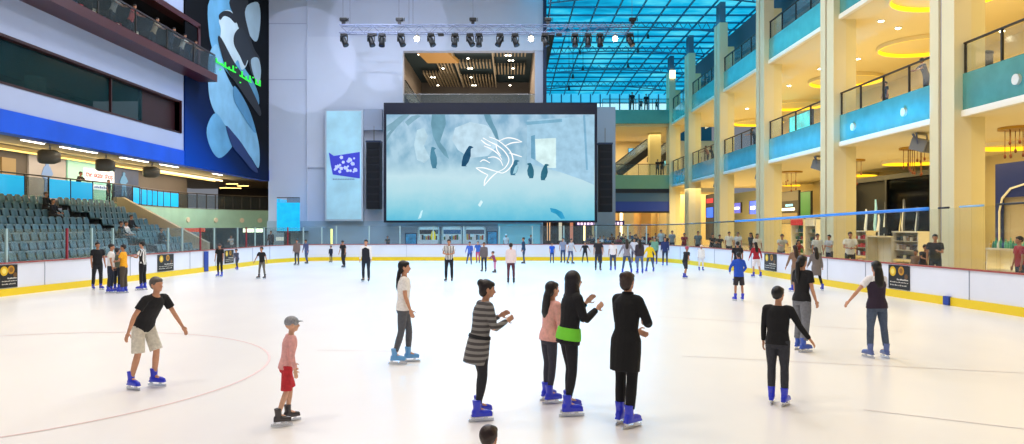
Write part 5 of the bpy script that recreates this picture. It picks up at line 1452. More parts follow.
# ---------------------------------------------------------------- stage lighting truss
TD = 45.0; a = px(340, 29.5, TD); c = px(633, 29.5, TD); L_ = c.x-a.x
r = thing('lighting_truss', 'long silver lattice lighting truss hanging across the hall', 'truss', ((a.x+c.x)/2, TD, a.z))
hh, ww = .23, .23; ch = MB()
for sy in (-1, 1):
    for sz in (-1, 1): ch.tube([(-L_/2, sy*ww, sz*hh), (L_/2, sy*ww, sz*hh)], .03, 6)
ch.build('chord', mat('#8f98b8', .4, .6), r)
m = MB(); n = 36
for k in range(n):
    u0, u1 = -L_/2+L_*k/n, -L_/2+L_*(k+1)/n
    for sy in (-1, 1): m.bar((u0, sy*ww, -hh if k % 2 else hh), (u1, sy*ww, hh if k % 2 else -hh), .022)
    m.bar((u0, -ww, hh), (u1, ww, hh), .02); m.bar((u0, -ww, -hh), (u0, ww, -hh), .02)
m.build('lacing', mat('#7f88a8', .4, .6), r)
TB = Vector(r.location)
for k, x in enumerate((343, 350, 399, 409, 413, 473, 550, 632)):
    p = px(x, 20, TD); o = MB().tube([(p.x, TD, TB.z+.25), (p.x, TD, 23)], .012, 5).build('hanging_cable', mat('#4a5068', .5)); recentre(o)
    tag(o, 'thin cable holding up the lighting truss', 'cable', 'cables of the lighting truss')
hoist_labels = ['leftmost', 'second from the left', 'third from the left', 'fourth from the left', 'rightmost']
for k, x in enumerate((343.5, 399.5, 473, 548, 632.5)):
    p = px(x, 21, TD); r = thing('chain_hoist', 'black hoist on top of the truss, '+hoist_labels[k], 'hoist', (p.x, TD, TB.z+.25), 0, 'chain hoists on the lighting truss')
    MB().box(-.22, .22, -.15, .15, .26, .46).build('motor_body', BLACK, r, bevel=.04); MB().box(-.1, .1, -.1, .1, .06, .27).build('lower_housing', BLACK, r); MB().bar((0,0,.0), (0,0,.08), .05).build('hook', METAL, r)
    MB().tube([(.27,0,.36),(.3,0,.36)], .12, 10).build('chain_bag', BLACK, r)
tilts = [('344',25),('371',20),('382',0),('401',25),('417','L'),('431',25),('455',-5),('470',30),('479','V'),('500',-25),('515',20),('531','L'),('545',20),('575',0),('588',0),('600',0),('615','L'),('630',25)]
ordw = ['first','second','third','fourth','fifth','sixth','seventh','eighth','ninth','tenth','eleventh','twelfth','thirteenth','fourteenth','fifteenth']
ib = 0; il = 0
for xs, t in tilts:
    p = px(float(xs), 33, TD); base = (p.x, TD, TB.z-.24)
    if t == 'L':
        r = thing('stage_lamp', 'bright lit stage lamp under the truss, %s of three' % ['left', 'middle', 'right'][il], 'stage light', base, 0, 'lit stage lamps'); il += 1
        MB().cyl((0,0), .20, -.42, -.12, 14, .14).build('body', mat('#77716a', .5), r); MB().sph((0,-.05,-.34), .17).build('lens', mat('#fff6dc', .5, emit=18), r, True)
        MB().bar((0,0,-.12), (0,0,.02), .05).build('clamp', METAL, r)
        continue
    r = thing('moving_head_light', 'black moving head stage light, %s unlit fixture from the left end of the truss' % ordw[ib], 'stage light', base, 0, 'unlit moving heads'); ib += 1
    MB().box(-.2, .2, -.15, .15, -.18, -.02).build('base', BLACK, r, bevel=.02)
    tt = math.radians(t if t != 'V' else 0); dx, dz = math.sin(tt), -math.cos(tt)
    MB().bar((-.21,0,-.15), (-.21,0,-.5), .05, .12).bar((.21,0,-.15), (.21,0,-.5), .05, .12).build('yoke', BLACK, r)
    h = MB(); c0 = Vector((0,0,-.45)); dv = Vector((dx, -.25, dz)).normalized()
    h.tube([c0-dv*.25, c0-dv*.15, c0+dv*.15, c0+dv*.36], [.11,.17,.17,.19], 12); h.build('head', BLACK, r, True)
    MB().tube([c0+dv*.361, c0+dv*.375], .15, 12).build('lens', mat('#2a3550', .15), r)
    MB().bar((0,0,-.02), (0,0,.04), .06).build('clamp', METAL, r)
for x in (374, 441, 559):
    p = px(x, 33, TD); r = thing('truss_junction_box', 'small dark box slung under the truss, '+{374:'left of three',441:'middle of three',559:'right of three'}[x], 'box', (p.x, TD, TB.z-.3), 0, 'small boxes under the truss')
    MB().box(-.18, .18, -.1, .1, -.1, .06).build('case', BLACK, r, bevel=.03); MB().bar((0,0,.05),(0,0,.1), .04).build('clamp', METAL, r)
# ---------------------------------------------------------------- skaters near the camera
def at(xp, yfeet, xoff=0): d = ice_depth(yfeet); return (xp-CX)*d/F+xoff, d
BLS = '#2636d2'
x, d = at(143, 388)
person('bent forward skater in black t-shirt and pale shorts, gliding on the left', x, d, 0, 1.60, -112, dict(lean=30, arms=[(12,26,26,16),(-14,30,2,26)], legs=[(20,5,-10,3),(4,4,-18,2)]),
       ('tee', '#14151a'), ('shorts', '#d9d3c4'), ('short', '#5d5652'), 0, BLS, 2, head=(-10, 0))
x, d = at(284, 424)
person('small child in pink top, red shorts and grey cap near the camera on the left', x, d, 0, 1.16, -60, 'glide', ('long', '#e7a9a4'), ('shorts', '#c8303a'), ('cap', '#8d8f96'), 2, '#3a3436', 2)
x, d = at(402, 363)
person('woman with long black hair, white t-shirt, grey jeans and light blue skates', x, d, 0, 1.66, -84, dict(lean=2, arms=[(2,6,12,2),(6,8,20,2)], legs=[(14,2,-2,1),(-4,3,-16,1)]),
       ('tee', '#f2f0ee'), ('slim', '#55585f'), ('long', '#0f0c0b'), 0, '#5fa2dc', 2, female=True)
x, d = at(478, 419)
person('woman in grey striped knit dress with dark waistband and pinned up hair', x, d, 0, 1.60, -68, dict(lean=10, arms=[(14,12,122,-26),(10,12,112,-22)], legs=[(12,3,-6,1),(4,3,-12,1)]),
       ('dress', stripes('#8a8682', '#4a4647', 'Z', 15)), ('leggings', '#25252c'), ('bun', '#1b1210'), 0, BLS, 2, belt=('#17171c', .05), female=True, head=(6, -10))
person('toddler with dark brown hair and brown coat at the bottom edge', (488-CX)*4.9/F, 4.9, 0, .85, -30, 'stand', ('coat', '#5a4038'), ('slim', '#2b2a30'), ('short', '#2a1712'), 1, '#2b2f45', 2)
x, d = at(548, 402)
person('girl in pink top and dark leggings beside the woman with the green waistband', x, d, 0, 1.50, -62, dict(lean=6, arms=[(10,8,26,2),(4,10,14,2)], legs=[(6,3,-4,1),(0,3,-8,1)]),
       ('long', '#eeb0a6'), ('leggings', '#3c3c48'), ('long', '#171110'), 0, BLS, 2, female=True)
x, d = at(568, 414)
person('woman in black jacket with lime green waistband and large dark headscarf', x, d, 0, 1.69, -72, dict(lean=7, arms=[(20,12,138,-14),(14,10,124,-16)], legs=[(10,3,-4,1),(2,3,-10,1)]),
       ('jacket', '#15151a'), ('leggings', '#1d1d24'), ('hijab', '#18121a'), 2, BLS, 2, belt=('#7be03a', .15), female=True)
x, d = at(625, 426)
person('woman all in black with a long top and pinned up brown hair', x, d, 0, 1.71, -42, dict(lean=4, arms=[(10,6,60,-30),(14,20,84,-48)], legs=[(6,1,-3,0),(-2,1,-8,0)]),
       ('coat', '#08080b'), ('straight', '#0b0b0f'), ('bun', '#33201a'), 0, BLS, 2, female=True, twist=-8)
x, d = at(778, 405)
person('boy in black sweater and dark grey trousers seen from behind, blue skates', x, d, 0, 1.44, -32, dict(lean=5, arms=[(2,8,10,4),(4,28,16,34)], legs=[(4,1,-2,0),(0,2,-4,1)]),
       ('long', '#111115'), ('straight', '#33343b'), ('short', '#0f0c0c'), 0, BLS, 2, head=(0, -18))
x, d = at(801, 351)
person('woman with black ponytail, black t-shirt and flared grey jeans facing right', x, d, 0, 1.70, -62, dict(lean=3, arms=[(4,6,18,4),(4,8,20,4)], legs=[(10,4,-2,2),(-4,5,-12,2)]),
       ('tee', '#121216'), ('baggy', '#75777e'), ('pony', '#0d0a0a'), 0, '#2c54b8', 2, female=True)
x, d = at(878, 358)
person('girl in purple vest over white sleeves and blue jeans with one arm held out', x, d, 0, 1.62, 8, dict(lean=3, arms=[(4,42,14,36),(14,10,56,-10)], legs=[(3,4,-2,2),(-2,6,-8,2)]),
       ('tee', '#efedf0'), ('straight', '#4d5a70'), ('long', '#0d0a0b'), 0, '#5c6ea8', 2, female=True, gilet='#2c1e33')
x, d = at(739, 301)
person('boy in bright blue jacket with red collar and dark shorts seen from behind', x, d, 0, 1.42, 4, dict(lean=3, arms=[(14,26,46,-14),(14,26,46,-14)], legs=[(3,4,-2,2),(0,5,-4,2)]),
       ('jacket', '#1d4fc4'), ('shorts', '#2e2c33'), ('short', '#14100f'), 1, BLS, 1)

# ---------------------------------------------------------------- skaters farther out
REFX = stripes('#f1f1ee', '#15151a', 'X', 16); REFC = stripes('#eeeeea', '#18181c', 'X', 15)
MID = [  # x, feet y, height, facing, pose, top, bottom, hair, skin, label, female
 (449,282,1.70,175,'folded',('tee',REFX),('straight','#1a1d26'),('short','#1a1512'),1,'rink marshal in black and white striped shirt standing mid ice',0),
 (366,282,1.68,178,'stand',('long','#efeff2'),('straight','#1f2b3b'),('short','#1a1512'),0,'man in dark waistcoat over white sleeves standing on the ice',0),
 (511,284,1.55,0,'stand',('long','#e6d6d8'),('slim','#5a2a36'),('short','#2a1a18'),0,'skater in pale pink top and wine red trousers mid ice',1),
 (344,268,1.45,150,'glide',('tee','#15161b'),('baggy','#22232a'),('cap','#2a2a30'),1,'skater in baggy black clothes before the left corner of the banner',0),
 (262,279,1.32,160,'wide',('tee','#16161b'),('slim','#6a655f'),('short','#1a1412'),1,'boy in black shirt and grey trousers gliding with arms out',0),
 (220,277,1.42,172,'stand',('tee','#12151a'),('slim','#15181e'),('cap','#2a2a30'),1,'boy in black with dark cap by the left boards',0),
 (237,270,1.05,165,'stride',('long','#4a4c62'),('slim','#3c4150'),('short','#1c1614'),1,'small child in slate coloured clothes by the left boards poster',0),
 (97,290,1.66,-130,'stand',('tee','#14161c'),('straight','#1f222b'),('short','#15110f'),1,'man all in black at the left of the group by the boards',0),
 (110,293,1.62,-70,'stand',('tee','#eceae8'),('straight','#232a3d'),('short','#15110f'),1,'man in white shirt and navy trousers in the group by the boards',0),
 (117,291,1.45,-20,'folded',('tee','#5a5f50'),('straight','#1b2130'),('short','#1c1412'),1,'boy in olive shirt half hidden between white and yellow shirts',0),
 (124,293,1.60,100,'folded',('tee','#eda81c'),('baggy','#4b4238'),('short','#1c1412'),1,'man in yellow orange shirt and brown trousers in the group',0),
 (143,290,1.68,95,'phone',('tee',REFC),('straight','#15171c'),('short','#12100e'),0,'rink marshal in striped shirt talking to the group by the left boards',0),
 (297,265.5,1.45,170,'stand',('jacket','#7d6a66'),('slim','#3a3f4c'),('short','#1c1614'),1,'skater in brown grey jacket left of two near the far left corner',0),
 (307,264,1.42,150,'glide',('long','#555c86'),('slim','#4a5a86'),('short','#1c1614'),1,'skater in slate blue right of two near the far left corner',0),
 (331,262.5,.95,165,'stand',('long','#1c2840'),('slim','#202a3c'),('short','#1c1614'),1,'tiny child in navy by the far boards beside the glowing tube',0),
 (484,272,1.40,165,'stand',('jacket','#6b6468'),('slim','#2c3244'),('short','#1c1614'),1,'skater in grey brown jacket beside a small crouching child',0),
 (495,273,.98,120,'lean',('long','#8b3a62'),('leggings','#c98aa6'),('short','#1c1614'),0,'small child in magenta top leaning to skate mid ice',1),
 (478,263.5,1.30,170,'glide',('tee','#3a62b0'),('slim','#c24668'),('short','#2b1a18'),0,'child in blue shirt and red trousers near the far boards',0),
 (469,265,1.35,175,'stride',('long','#4668c0'),('slim','#344a86'),('short','#1a1412'),1,'skater in blue striding near the far boards below the hire counters',0),
 (524,264,1.55,100,'stand',('long','#1e3a58'),('slim','#27486a'),('short','#15110f'),1,'man in dark teal blue standing side on near the far boards',0),
 (552,263.5,1.20,178,'stand',('tee','#1557c8'),('slim','#20407c'),('short','#1a1412'),1,'boy in bright blue shirt by the far boards',0),
 (563,263.2,1.50,160,'stand',('tee','#8a90a8'),('slim','#3a4a6c'),('short','#1a1412'),1,'person in grey shirt, left of a close pair by the far boards',0),
 (570,264,1.48,-140,'glide',('tee','#c4c6d2'),('slim','#4a5b88'),('short','#1a1412'),0,'person in light grey shirt, right of a close pair by the far boards',1),
 (585,263,1.25,178,'wide',('tee','#1a1a22'),('slim','#22222c'),('short','#1a1412'),1,'slim child in black with arms out by the far boards',0),
 (598,271,1.62,178,'stand',('tee','#24242c'),('slim','#2c3548'),('short','#15110f'),1,'man in dark clothes, left of four skaters in a row on the right',0),
 (613,271,1.50,0,'stand',('tee','#eceaf0'),('straight','#3a4866'),('short','#1a1412'),1,'person in white shirt and jeans in the row right of the screen',0),
 (627,274,1.62,-5,'wide',('long','#8d8a98'),('slim','#3c5276'),('long','#2a1c1a'),0,'woman in mauve grey top standing with legs apart in the row',1),
 (640,274,1.60,5,'stand',('long','#3a3440'),('slim','#5d6f96'),('long','#15100f'),0,'woman in dark top and pale jeans in the row',1),
 (650,272,1.40,10,'wide',('jacket','#f3d21c'),('slim','#4a5a78'),('short','#15100f'),0,'child in bright yellow jacket at the right end of the row',1),
 (665,266,1.60,165,'stand',('long','#27356a'),('slim','#2a3350'),('short','#15110f'),1,'man in navy blue top near the far right corner of the rink',0),
 (685,279,1.38,-60,'stride',('tee','#1b1b24'),('shorts','#2b2b38'),('cap','#b04a6a'),1,'skater in black with a red cap before the right corner',0),
 (701,271,1.25,178,'stand',('long','#eeeef0'),('slim','#dcdce4'),('cap','#e9c9b8'),1,'child dressed all in white by the curved boards',0),
 (716,266,1.40,160,'stand',('coat','#2a2622'),('slim','#1a1a20'),('short','#0f0c0c'),1,'person in dark brown coat leaning near the curved right boards',0),
 (757,277.5,1.52,10,'glide',('long','#a8202e'),('shorts','#ece6ea'),('long','#1a100f'),0,'girl in dark red top and white skirt near the right poster',1),
 (817,291,1.50,4,'walk',('coat','#77706e'),('leggings','#1b1b22'),('long','#15100f'),0,'woman in grey belted coat and black leggings behind the ponytailed woman',1),
 (797,292,1.58,10,'glide',('long','#8a6d5a'),('slim','#8a7a6c'),('long','#2a1a16'),1,'skater in brown partly hidden behind the ponytailed woman',1),
 (738,282,1.60,0,'stand',('tee','#1a1b22'),('slim','#20222b'),('short','#0f0c0c'),1,'man in black behind the boy in the blue jacket',0),
 (655,264.5,1.55,150,'stand',('long','#6fa088'),('slim','#2c3448'),('short','#15110f'),1,'person in pale green top by the far right boards',0),
 (634,263.5,1.5,170,'glide',('tee','#d6d3dc'),('slim','#4a4a60'),('short','#15110f'),1,'person in white top behind the row of four on the right',0),
 (600,263.5,1.3,170,'glide',('tee','#34405e'),('slim','#2a3146'),('short','#15110f'),1,'child in dark blue by the far boards behind the row',0),
 (447.5,262.2,.9,170,'glide',('tee','#d05a74'),('slim','#3a7ab8'),('short','#1a1412'),0,'tiny child in red and blue near the far boards behind the striped marshal',1),
]
for (xx, yf, H, fc, ps, tp, bt, hr, sk, lab, fem) in MID:
    x, d = at(xx, yf)
    col = '#2b3fc0' if xx < 240 or 600 < xx < 830 else '#20242e'
    person(lab, x, d, 0, H, fc, ps, tp, bt, hr, sk, col, 1, female=bool(fem), gilet='#1b1f2b' if 'waistcoat' in lab else None)

# ---------------------------------------------------------------- people behind the boards and on the galleries
def by_head(xx, yh, H, zf, dmin=None):      # depth where a person of height H has the head top at photo row yh
    d = (zf+H-HC)*F/(HY-yh)
    return (xx-CX)*d/F, d
STD = [  # x, depth, H, facing, pose, top, bottom, hair, label, floor z
 (850,24.6,1.72,165,'folded',('tee','#eeece4'),('straight','#3a3a44'),('short','#15110f'),'man in white shirt standing behind the right boards left of the counters'),
 (817,28.5,1.62,178,'stand',('tee','#d9dcdc'),('straight','#33384a'),('short','#15110f'),'person in pale shirt in front of the white kiosk'),
 (829.5,32,1.55,120,'phone',('tee','#b8bcc0'),('straight','#33384a'),('short','#15110f'),'person in light grey shirt close by the white kiosk'),
 (781,31.5,1.60,175,'lean',('tee','#c9ccc8'),('straight','#555a64'),('short','#15110f'),'person in pale shirt leaning on the boards left of the red kiosk'),
 (797,31,1.35,178,'lean',('tee','#9a3f3a'),('straight','#555a64'),('long','#2a1a16'),'person in red brown shirt leaning beside the red kiosk'),
 (935,23.2,1.68,150,'phone',('tee','#121216'),('straight','#1e1e24'),('short','#15110f'),'man in black t-shirt behind the right boards by the big column'),
 (923,23.6,1.35,175,'lean',('tee','#3c3f4c'),('straight','#555a64'),('short','#15110f'),'person bending over the boards left of the man in black'),
 (916,24.4,1.12,120,'stand',('long','#8a6a55'),('straight','#555a64'),('short','#2b1a14'),'child with brown hair peeping over the right boards'),
 (1021,18.4,1.66,80,'stand',('tee','#a5202c'),('straight','#2a2f3c'),('short','#15110f'),'man in red shirt at the right edge behind the boards'),
 (757,36.5,1.55,178,'stand',('tee','#e6e2da'),('straight','#55545a'),('long','#1a1210'),'woman in white shirt behind the red jacketed skater'),
 (729,41,1.62,170,'stand',('tee','#dfe0dc'),('straight','#44485a'),('short','#15110f'),'person in white shirt left of the third column behind the boards'),
 (738,42,1.58,150,'stand',('tee','#c9cdd0'),('straight','#44485a'),('short','#15110f'),'person in pale grey shirt beside the third column'),
 (752,40,1.60,110,'walk',('long','#2a2024'),('straight','#33333c'),('long','#15110f'),'woman in dark top walking by the third column'),
 (698,44.5,1.62,160,'stand',('tee','#5c6f7c'),('straight','#33384a'),('short','#15110f'),'person in slate shirt standing behind the curved boards'),
 (712,44,1.50,178,'lean',('tee','#2c2a33'),('straight','#33384a'),('short','#15110f'),'person in dark shirt by the dark totem, left of two'),
 (719,43,1.45,178,'lean',('tee','#3c3638'),('straight','#33384a'),('short','#15110f'),'person in dark shirt by the dark totem, right of two'),
 (672,50,1.62,175,'stand',('tee','#7d8ea0'),('straight','#33384a'),('short','#15110f'),'person in grey blue shirt behind the far right boards corner'),
 (661,51,1.68,175,'stand',('tee','#a8b8c4'),('straight','#33384a'),('short','#15110f'),'tall person in pale blue shirt behind the far right corner'),
 (684,47.5,1.5,175,'lean',('tee','#8c3040'),('straight','#33384a'),('short','#15110f'),'person in maroon shirt leaning at the curved boards'),
 (271,52.2,1.6,178,'stand',('long','#3c2226'),('straight','#22222a'),('short','#15110f'),'person in dark maroon at the corner below the cyan balcony'),
 (201,44,1.45,178,'stand',('tee','#2a2a30'),('straight','#22222a'),('short','#15110f'),'dark dressed person behind the left glass under the red sign'),
 (232,50.4,1.3,178,'lean',('tee','#a8b0b8'),('straight','#22222a'),('short','#15110f'),'person in pale shirt behind the left glass beneath the walkway'),
 (388,51.5,1.25,178,'lean',('tee','#20242c'),('straight','#22222a'),('short','#15110f'),'dark dressed person behind the far boards below the left speaker column'),
 (506,51.2,1.35,178,'stand',('tee','#dfe6ea'),('straight','#22222a'),('cap','#dfe3ea'),'person with white cap behind the far boards right of the counters'),
 (531,51.2,1.3,150,'stand',('tee','#31405a'),('straight','#22222a'),('short','#15110f'),'person in dark blue behind the far boards by the cyan panel'),
]
for (xx, d, H, fc, ps, tp, bt, hr, lab) in STD:
    pb, _t = near_rink(xx, xx-CX); d = max(d, pb.y+(1.3 if abs(_t.y) > .5 else .9))
    person(lab, (xx-CX)*d/F, d, ZF, H, fc, ps, tp, bt, hr, 1, None, 1)
# spectators sitting at the far end behind the boards
cols = ['#2a2c38','#c8c9cc','#3c5a78','#7a2f38','#4f6a5a','#1f1f26','#8a8d96','#b89a5a','#5a4a6a','#d9d4c8','#34507e','#6a3a2a']
cn = {'#2a2c38':'charcoal','#c8c9cc':'light grey','#3c5a78':'steel blue','#7a2f38':'maroon','#4f6a5a':'moss green','#1f1f26':'black','#8a8d96':'mid grey','#b89a5a':'ochre','#5a4a6a':'plum','#d9d4c8':'ivory','#34507e':'royal blue','#6a3a2a':'rust brown'}
rnd = random.Random(12)
bench_m = mat('#2a211c', .5)
k = 0
for row, (d, xs) in enumerate(((52.0, [592,600,609,617,626,634,643,652]), (55.5, [588,597,605,613,622,630,638,647,656,664]), (61.0, [594,603,612,620,629,637,646,655,663]))):
    a, c = (min(xs)-4-CX)*d/F, (max(xs)+4-CX)*d/F
    r = thing('spectator_bench', 'long dark bench under the seated crowd at the far right, '+('front row','middle row','back row')[row], 'bench', ((a+c)/2, d, ZF))
    MB().box(a-(a+c)/2, c-(a+c)/2, -.28, .16, .38, .44).build('seat', bench_m, r)
    MB().box(a-(a+c)/2, c-(a+c)/2, -.20, -.16, .5, .8).build('backrest', bench_m, r)
    for q in range(4):
        u = a-(a+c)/2+.2+(c-a-.4)*q/3; MB().box(u-.03, u+.03, -.22, .1, 0, .38).box(u-.03, u+.03, -.2, -.17, .4, .52).build('leg', METAL, r)
    for xx in xs:
        xx += rnd.uniform(-1.5, 1.5); c_ = cols[k % len(cols)]; pos = ('front row', 'middle row', 'back row')[row]
        i_ = xs.index(min(xs, key=lambda q: abs(q-xx)))
        person('seated spectator in %s top, %s, number %s from the left' % (cn[c_], pos+' of far crowd', ['one','two','three','four','five','six','seven','eight','nine','ten'][i_]),
               (xx-CX)*d/F, d, ZF, 1.62+.06*row+rnd.choice([-.1, 0, .1]), 180, 'sit', ('tee', c_), ('straight', '#30333f'), ('short', '#15110f'), k % 4, None, 0, 'spectators seated at the far end')
        k += 1
# spectators on the stand
for xx, k_, ya, c_, lab in ((47,6,None,'#14151a','dark dressed spectator sitting high on the stand beside the stair aisle'), (54,5,None,'#1a1b22','dark dressed spectator one row below the highest one on the stand'),
        (122,2,None,'#17181d','dark dressed spectator, left of three sitting together on the stand'), (127,2,None,'#e6dcd8','spectator in white top between two dark ones on the stand'),
        (132,3,None,'#1c1c22','dark dressed spectator, right of three sitting together on the stand'), (162,1,None,'#20232c','dark dressed spectator alone near the sloping parapet')):
    X = rowx(k_); d = F*X/(xx-CX)
    person(lab, X-.08, min(d, 41), rowz(k_), 1.6, -90, 'sit', ('long', c_), ('straight', '#1a1b22'), ('short', '#15110f'), 1, None, 1)
# people on the walkways and balconies
WK = [
 (77,171.5,-23.2,zw,1.62,-90,'lean','#14161c','man in black leaning on the walkway railing in front of the skate shop'),
 (108,178,-23.4,zw,1.35,-90,'stand','#2a2c33','child in dark clothes on the walkway right of the skate shop sign'),
]
for xx, yh, X, zf, H, fc, ps, c_, lab in WK:
    d = F*X/(xx-CX); person(lab, X, d, zf, H, fc, ps, ('tee', c_), ('straight', '#22242c'), ('short', '#15110f'), 1, None, 1)
for xx, X, zf, H, fc, c_, lab in ((886,XB+1.8,L1b,1.35,100,'#1b1a20','person in black sitting low behind the second first floor railing'), (926.5,XB+1.5,L1b,1.6,90,'#2a2a33','person at the right end of the second first floor railing behind the column'),
        (708,XB+1.45,L1b,1.65,90,'#8a5a4a','person in brown at the fourth first floor railing'), (713,XB+2.1,L1b,1.7,60,'#1c2a38','person in dark blue at the fourth first floor railing'), (700,XB+1.45,L1b,1.6,120,'#22262e','person in black at the left of the fourth first floor railing'),
        (778,XB+1.5,L2b,1.7,90,'#5a2a3a','person in wine red at the second floor railing above the third bay'), (700,XB+2.3,L2b,1.55,80,'#1c2430','person in dark clothes at the second floor railing between two tall fins'), (709.5,XB+1.45,L2b,1.7,110,'#1b2c3c','person in navy at the second floor railing between two tall fins'),
        (677.5,XB+1.5,L2b,1.7,90,'#182a36','person at the farthest second floor railing'), (731,XB+1.45,L2b,1.6,90,'#243442','person at the second floor railing beside the wide fin'),
        (755,XB+1.5,L1b,1.6,90,'#33363c','person at the third bay first floor railing')):
    d = F*X/(xx-CX)
    pass
    person(lab, X, d, zf, H, fc, 'lean' if 'sitting' not in lab else 'stand', ('tee', c_), ('straight', '#22242c'), ('short', '#15110f'), 1, None, 1)
for xx, H, lab in ((632,1.9,'silhouetted tall person, left of the pair on the upper far bridge'), (641,1.2,'silhouetted child between the two adults on the upper far bridge'), (646,1.7,'silhouetted adult, right of the pair on the upper far bridge'), (656.5,1.1,'small silhouetted child near the right end of the upper far bridge')):
    d = FE+1.0; person(lab, (xx-CX)*d/F, d, L2b, H, 180, 'stand', ('tee', '#12202a'), ('straight', '#10181f'), ('short', '#0c0c0e'), 1, None, 1)
for xx, H, lab in ((657.5,1.6,'dark dressed person, left of two on the lower far bridge'), (662,1.65,'dark dressed person, right of two on the lower far bridge')):
    d = FE+1.0; person(lab, (xx-CX)*d/F, d, L1b-.3, H, 180, 'stand', ('tee', '#1a1c22'), ('straight', '#1a1c22'), ('short', '#0c0c0e'), 1, None, 1)
for k, xx in enumerate((549.5, 554, 559.5)):
    d = 88; person('tiny dark figure standing before the bright end window above the screen, '+('left','middle','right')[k]+' of three', (xx-CX)*d/F, d, 15.2, 1.75, 180, 'stand', ('tee', '#1b5068'), ('straight', '#1b5068'), ('short', '#123'), 1, None, 0) if False else None
for xx, yy, c_, lab in ((134,0,'#c4503c','x'),):
    pass
# crowd on the upper left balcony
for xx, c_, lab in ((112,'#9a9a94','person in grey top on the upper left balcony, leftmost'), (130,'#d05048','person in red top on the upper left balcony'), (153,'#c9b08a','person in tan top on the upper left balcony'), (170,'#3a4c5c','person in slate top on the upper left balcony'), (181,'#d9d4c0','person in cream top on the upper left balcony'), (192,'#5c4a3a','person in brown top on the upper left balcony, rightmost')):
    X = LX+.3; d = F*X/(xx-CX); person(lab, X, d, bz0+.38, 1.65, -90, 'lean', ('tee', c_), ('straight', '#22242c'), ('short', '#15110f'), 1, None, 1)
# terrace tables between benches and boards
def bin_table(): pass
# ---------------------------------------------------------------- light
w = bpy.data.worlds.new('world'); SC.world = w; w.use_nodes = True
w.node_tree.nodes['Background'].inputs[0].default_value = (*srgb('#dfe4f2'), 1); w.node_tree.nodes['Background'].inputs[1].default_value = WORLD_E
def area(name, loc, rot, sx, sy, power, col, spread=180):
    l = bpy.data.lights.new(name, 'AREA'); l.shape = 'RECTANGLE'; l.size = sx; l.size_y = sy; l.energy = power; l.color = [c for c in srgb(col)]
    l.spread = math.radians(spread)
    o = bpy.data.objects.new(name, l); COL.objects.link(o); o.location = loc; o.rotation_euler = [math.radians(a) for a in rot]; return o
def spot(name, loc, target, power, col, angle, blend=.6, rad=.3):
    l = bpy.data.lights.new(name, 'SPOT'); l.energy = power; l.color = srgb(col); l.spot_size = math.radians(angle); l.spot_blend = blend; l.shadow_soft_size = rad
    o = bpy.data.objects.new(name, l); COL.objects.link(o); o.location = loc
    o.rotation_euler = (Vector(target)-Vector(loc)).to_track_quat('-Z', 'Y').to_euler(); return o
# rink floodlights under the roof
for y in (4, 14, 24, 34, 43):
    for x in (-9, 3): area('rink_floodlight', (x, y, 19.5), (0, 0, 0), 5, 3, RINK_P*(1 if y < 40 else .8), '#ffefd9' if y < 20 else ('#fbf2ee' if y < 30 else '#e4effc'))
# warm light inside the galleries
for i, (y0, y1) in enumerate(bays):
    yc, ln = (y0+y1)/2, y1-y0-.6
    area('gallery_lamp', (20.5, yc, L1a-.35), (0, 0, 0), 6, ln, 900*GAL, '#ffe29c')
    area('gallery_lamp', (20.5, yc, L2a-.35), (0, 0, 0), 6, ln, 700*GAL, '#ffe29c')
    area('gallery_uplight', (20.5, yc, L1b+.25), (180, 0, 0), 5, ln, 420*GAL, '#ffe29c')
    area('gallery_uplight', (20.5, yc, ZF+.3), (180, 0, 0), 5, ln, 420*GAL, '#ffe29c')
    area('gallery_lamp', (20.5, yc, 15.4), (0, 0, 0), 4, ln, 120*GAL, '#dfe8ff')
for yy in (44, 56): area('rear_hall_lamp', (19, yy+22, 5.6), (0, 0, 0), 8, 8, 1500*GAL, '#ffe8b4')
area('rear_hall_lamp', (13, 80, L2a-.3), (0, 0, 0), 8, 8, 1500*GAL, '#ffe8b4'); area('rear_hall_lamp', (12, 74.5, 5.5), (0, 0, 0), 12, 3, 1500*GAL, '#ffe8b4')
area('rear_hall_lamp', (9, 62, 5.2), (0, 0, 0), 8, 6, 500*GAL, '#ffe2c8')
# added blue wash for the balcony fronts and roof edge, unused
for (y, z, p) in ((31.5, 6.9, 5500), (41.5, 6.9, 5500), (51, 6.9, 3500), (22.5, 6.9, 1500), (51, 12.9, 2500), (60, 12.9, 2500)):
    pass
# blue light falling from the glazed roof over the far hall
area('roof_daylight', (9, 66, 18.2), (0, 0, 0), 12, 30, 900, '#49c8ff')
o = area('added_screen_glow', (0, 51.5, 6.0), (0, 0, 0), 20, .5, 1300, '#38b6ff', 110); o.rotation_euler = Vector((0, -.75, -1)).to_track_quat('-Z', 'Y').to_euler()  # added light under the screen, tints the far ice blue
# gallery behind the opening above the screen
area('upper_gallery_lamp', ((g0+g1)/2, 62, oz1+.6), (0, 0, 0), 8, 14, 900, '#ffe4c8')
area('added_gallery_fill', ((g0+g1)/2, 62, oz0+.2), (180, 0, 0), 8, 14, 350, '#ffe8d0')  # added from below to brighten the gallery ceiling
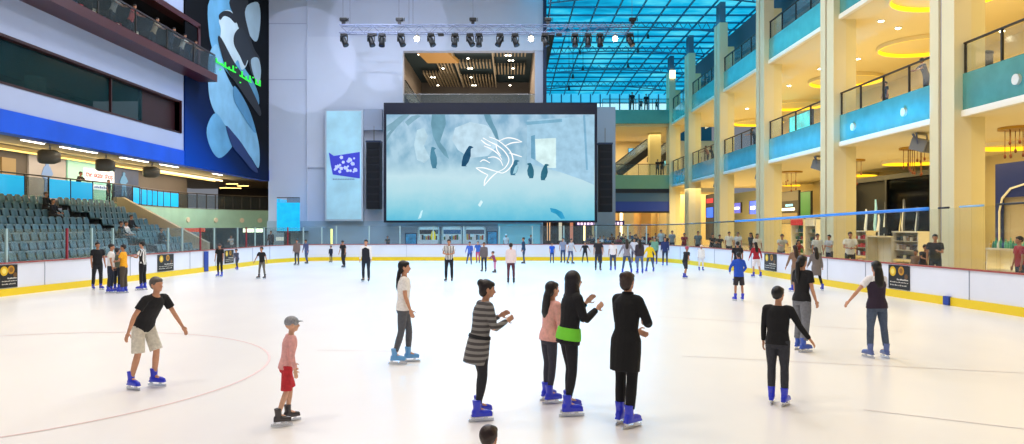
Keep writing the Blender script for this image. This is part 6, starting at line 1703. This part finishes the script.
# under the left ceiling: shops, seats
area('walkway_lamp', (-23.9, 40, 6.05), (0, 0, 0), 1.6, 34, 1000, '#ffe6c8')
area('added_walkway_fill', (-20.5, 50, 5.6), (0, 30, 0), .4, 12, 420, '#fff0e4')  # added light that lifts the dark teal walkway wall
area('walkway_uplight', (-21.0, 38, 5.2), (180, 0, 0), 1, 34, 160, '#ffd890'); area('stand_lamp', (-20, 36, 5.9), (0, 0, 0), 3, 24, 260, '#ffe7c4')
area('concourse_ceiling_lamp', (-21, 60, 5.9), (0, 0, 0), 4, 5, 80, '#ffd8a0')
area('window_room_lamp', (LX-3.5, 28, wz1+.2), (0, 0, 0), 3, 24, 120, '#7fd8e0')
# cool wash on the back wall and the left wall
area('wall_wash_light', (-5, 44, 22), (-25, 0, 0), 20, 2, WASH, '#dbe4ff')
spot('blue_wash_light', (-6, 30, 18), (-17.9, 46, 6.2), 1800, '#1a6cff', 40)

# added blue strip lights tinting the balcony fronts like reflected light
for i, (y0, y1) in enumerate(bays):
    if i == 0: continue
    p = (0, 60, 420, 420, 260, 200, 160)[i]
    o = area('added_blue_tint_light', (XB-.75, (y0+y1)/2, L1a+.1), (0, 0, 0), .1, y1-y0-.6, p*BLU, '#0aa0ff', 90)
    o.rotation_euler = (Vector((.95, 0, .75))).to_track_quat('-Z', 'Y').to_euler(); o.data.shape = 'RECTANGLE'
    o.data.size, o.data.size_y = y1-y0-.6, .1
    if i > 2:
        o2 = area('added_blue_tint_light', (XB-.75, (y0+y1)/2, L2a+.1), (0, 0, 0), .1, 1, 130*BLU, '#12b4e6', 90); o2.rotation_euler = o.rotation_euler; o2.data.size, o2.data.size_y = y1-y0-.6, .1
# stage spots throwing round pools of light on the back wall
for (xx, yy, rr_, pw) in ((303, 60, 55, 4200), (388, 32, 62, 4200)):
    t = px(xx, yy, BY); src = Vector((t.x, 30, 15)); spot('stage_spot', src, t, pw, '#dfe2ff', 2*math.degrees(math.atan(rr_*BY/F/24.5)), .04, .05)
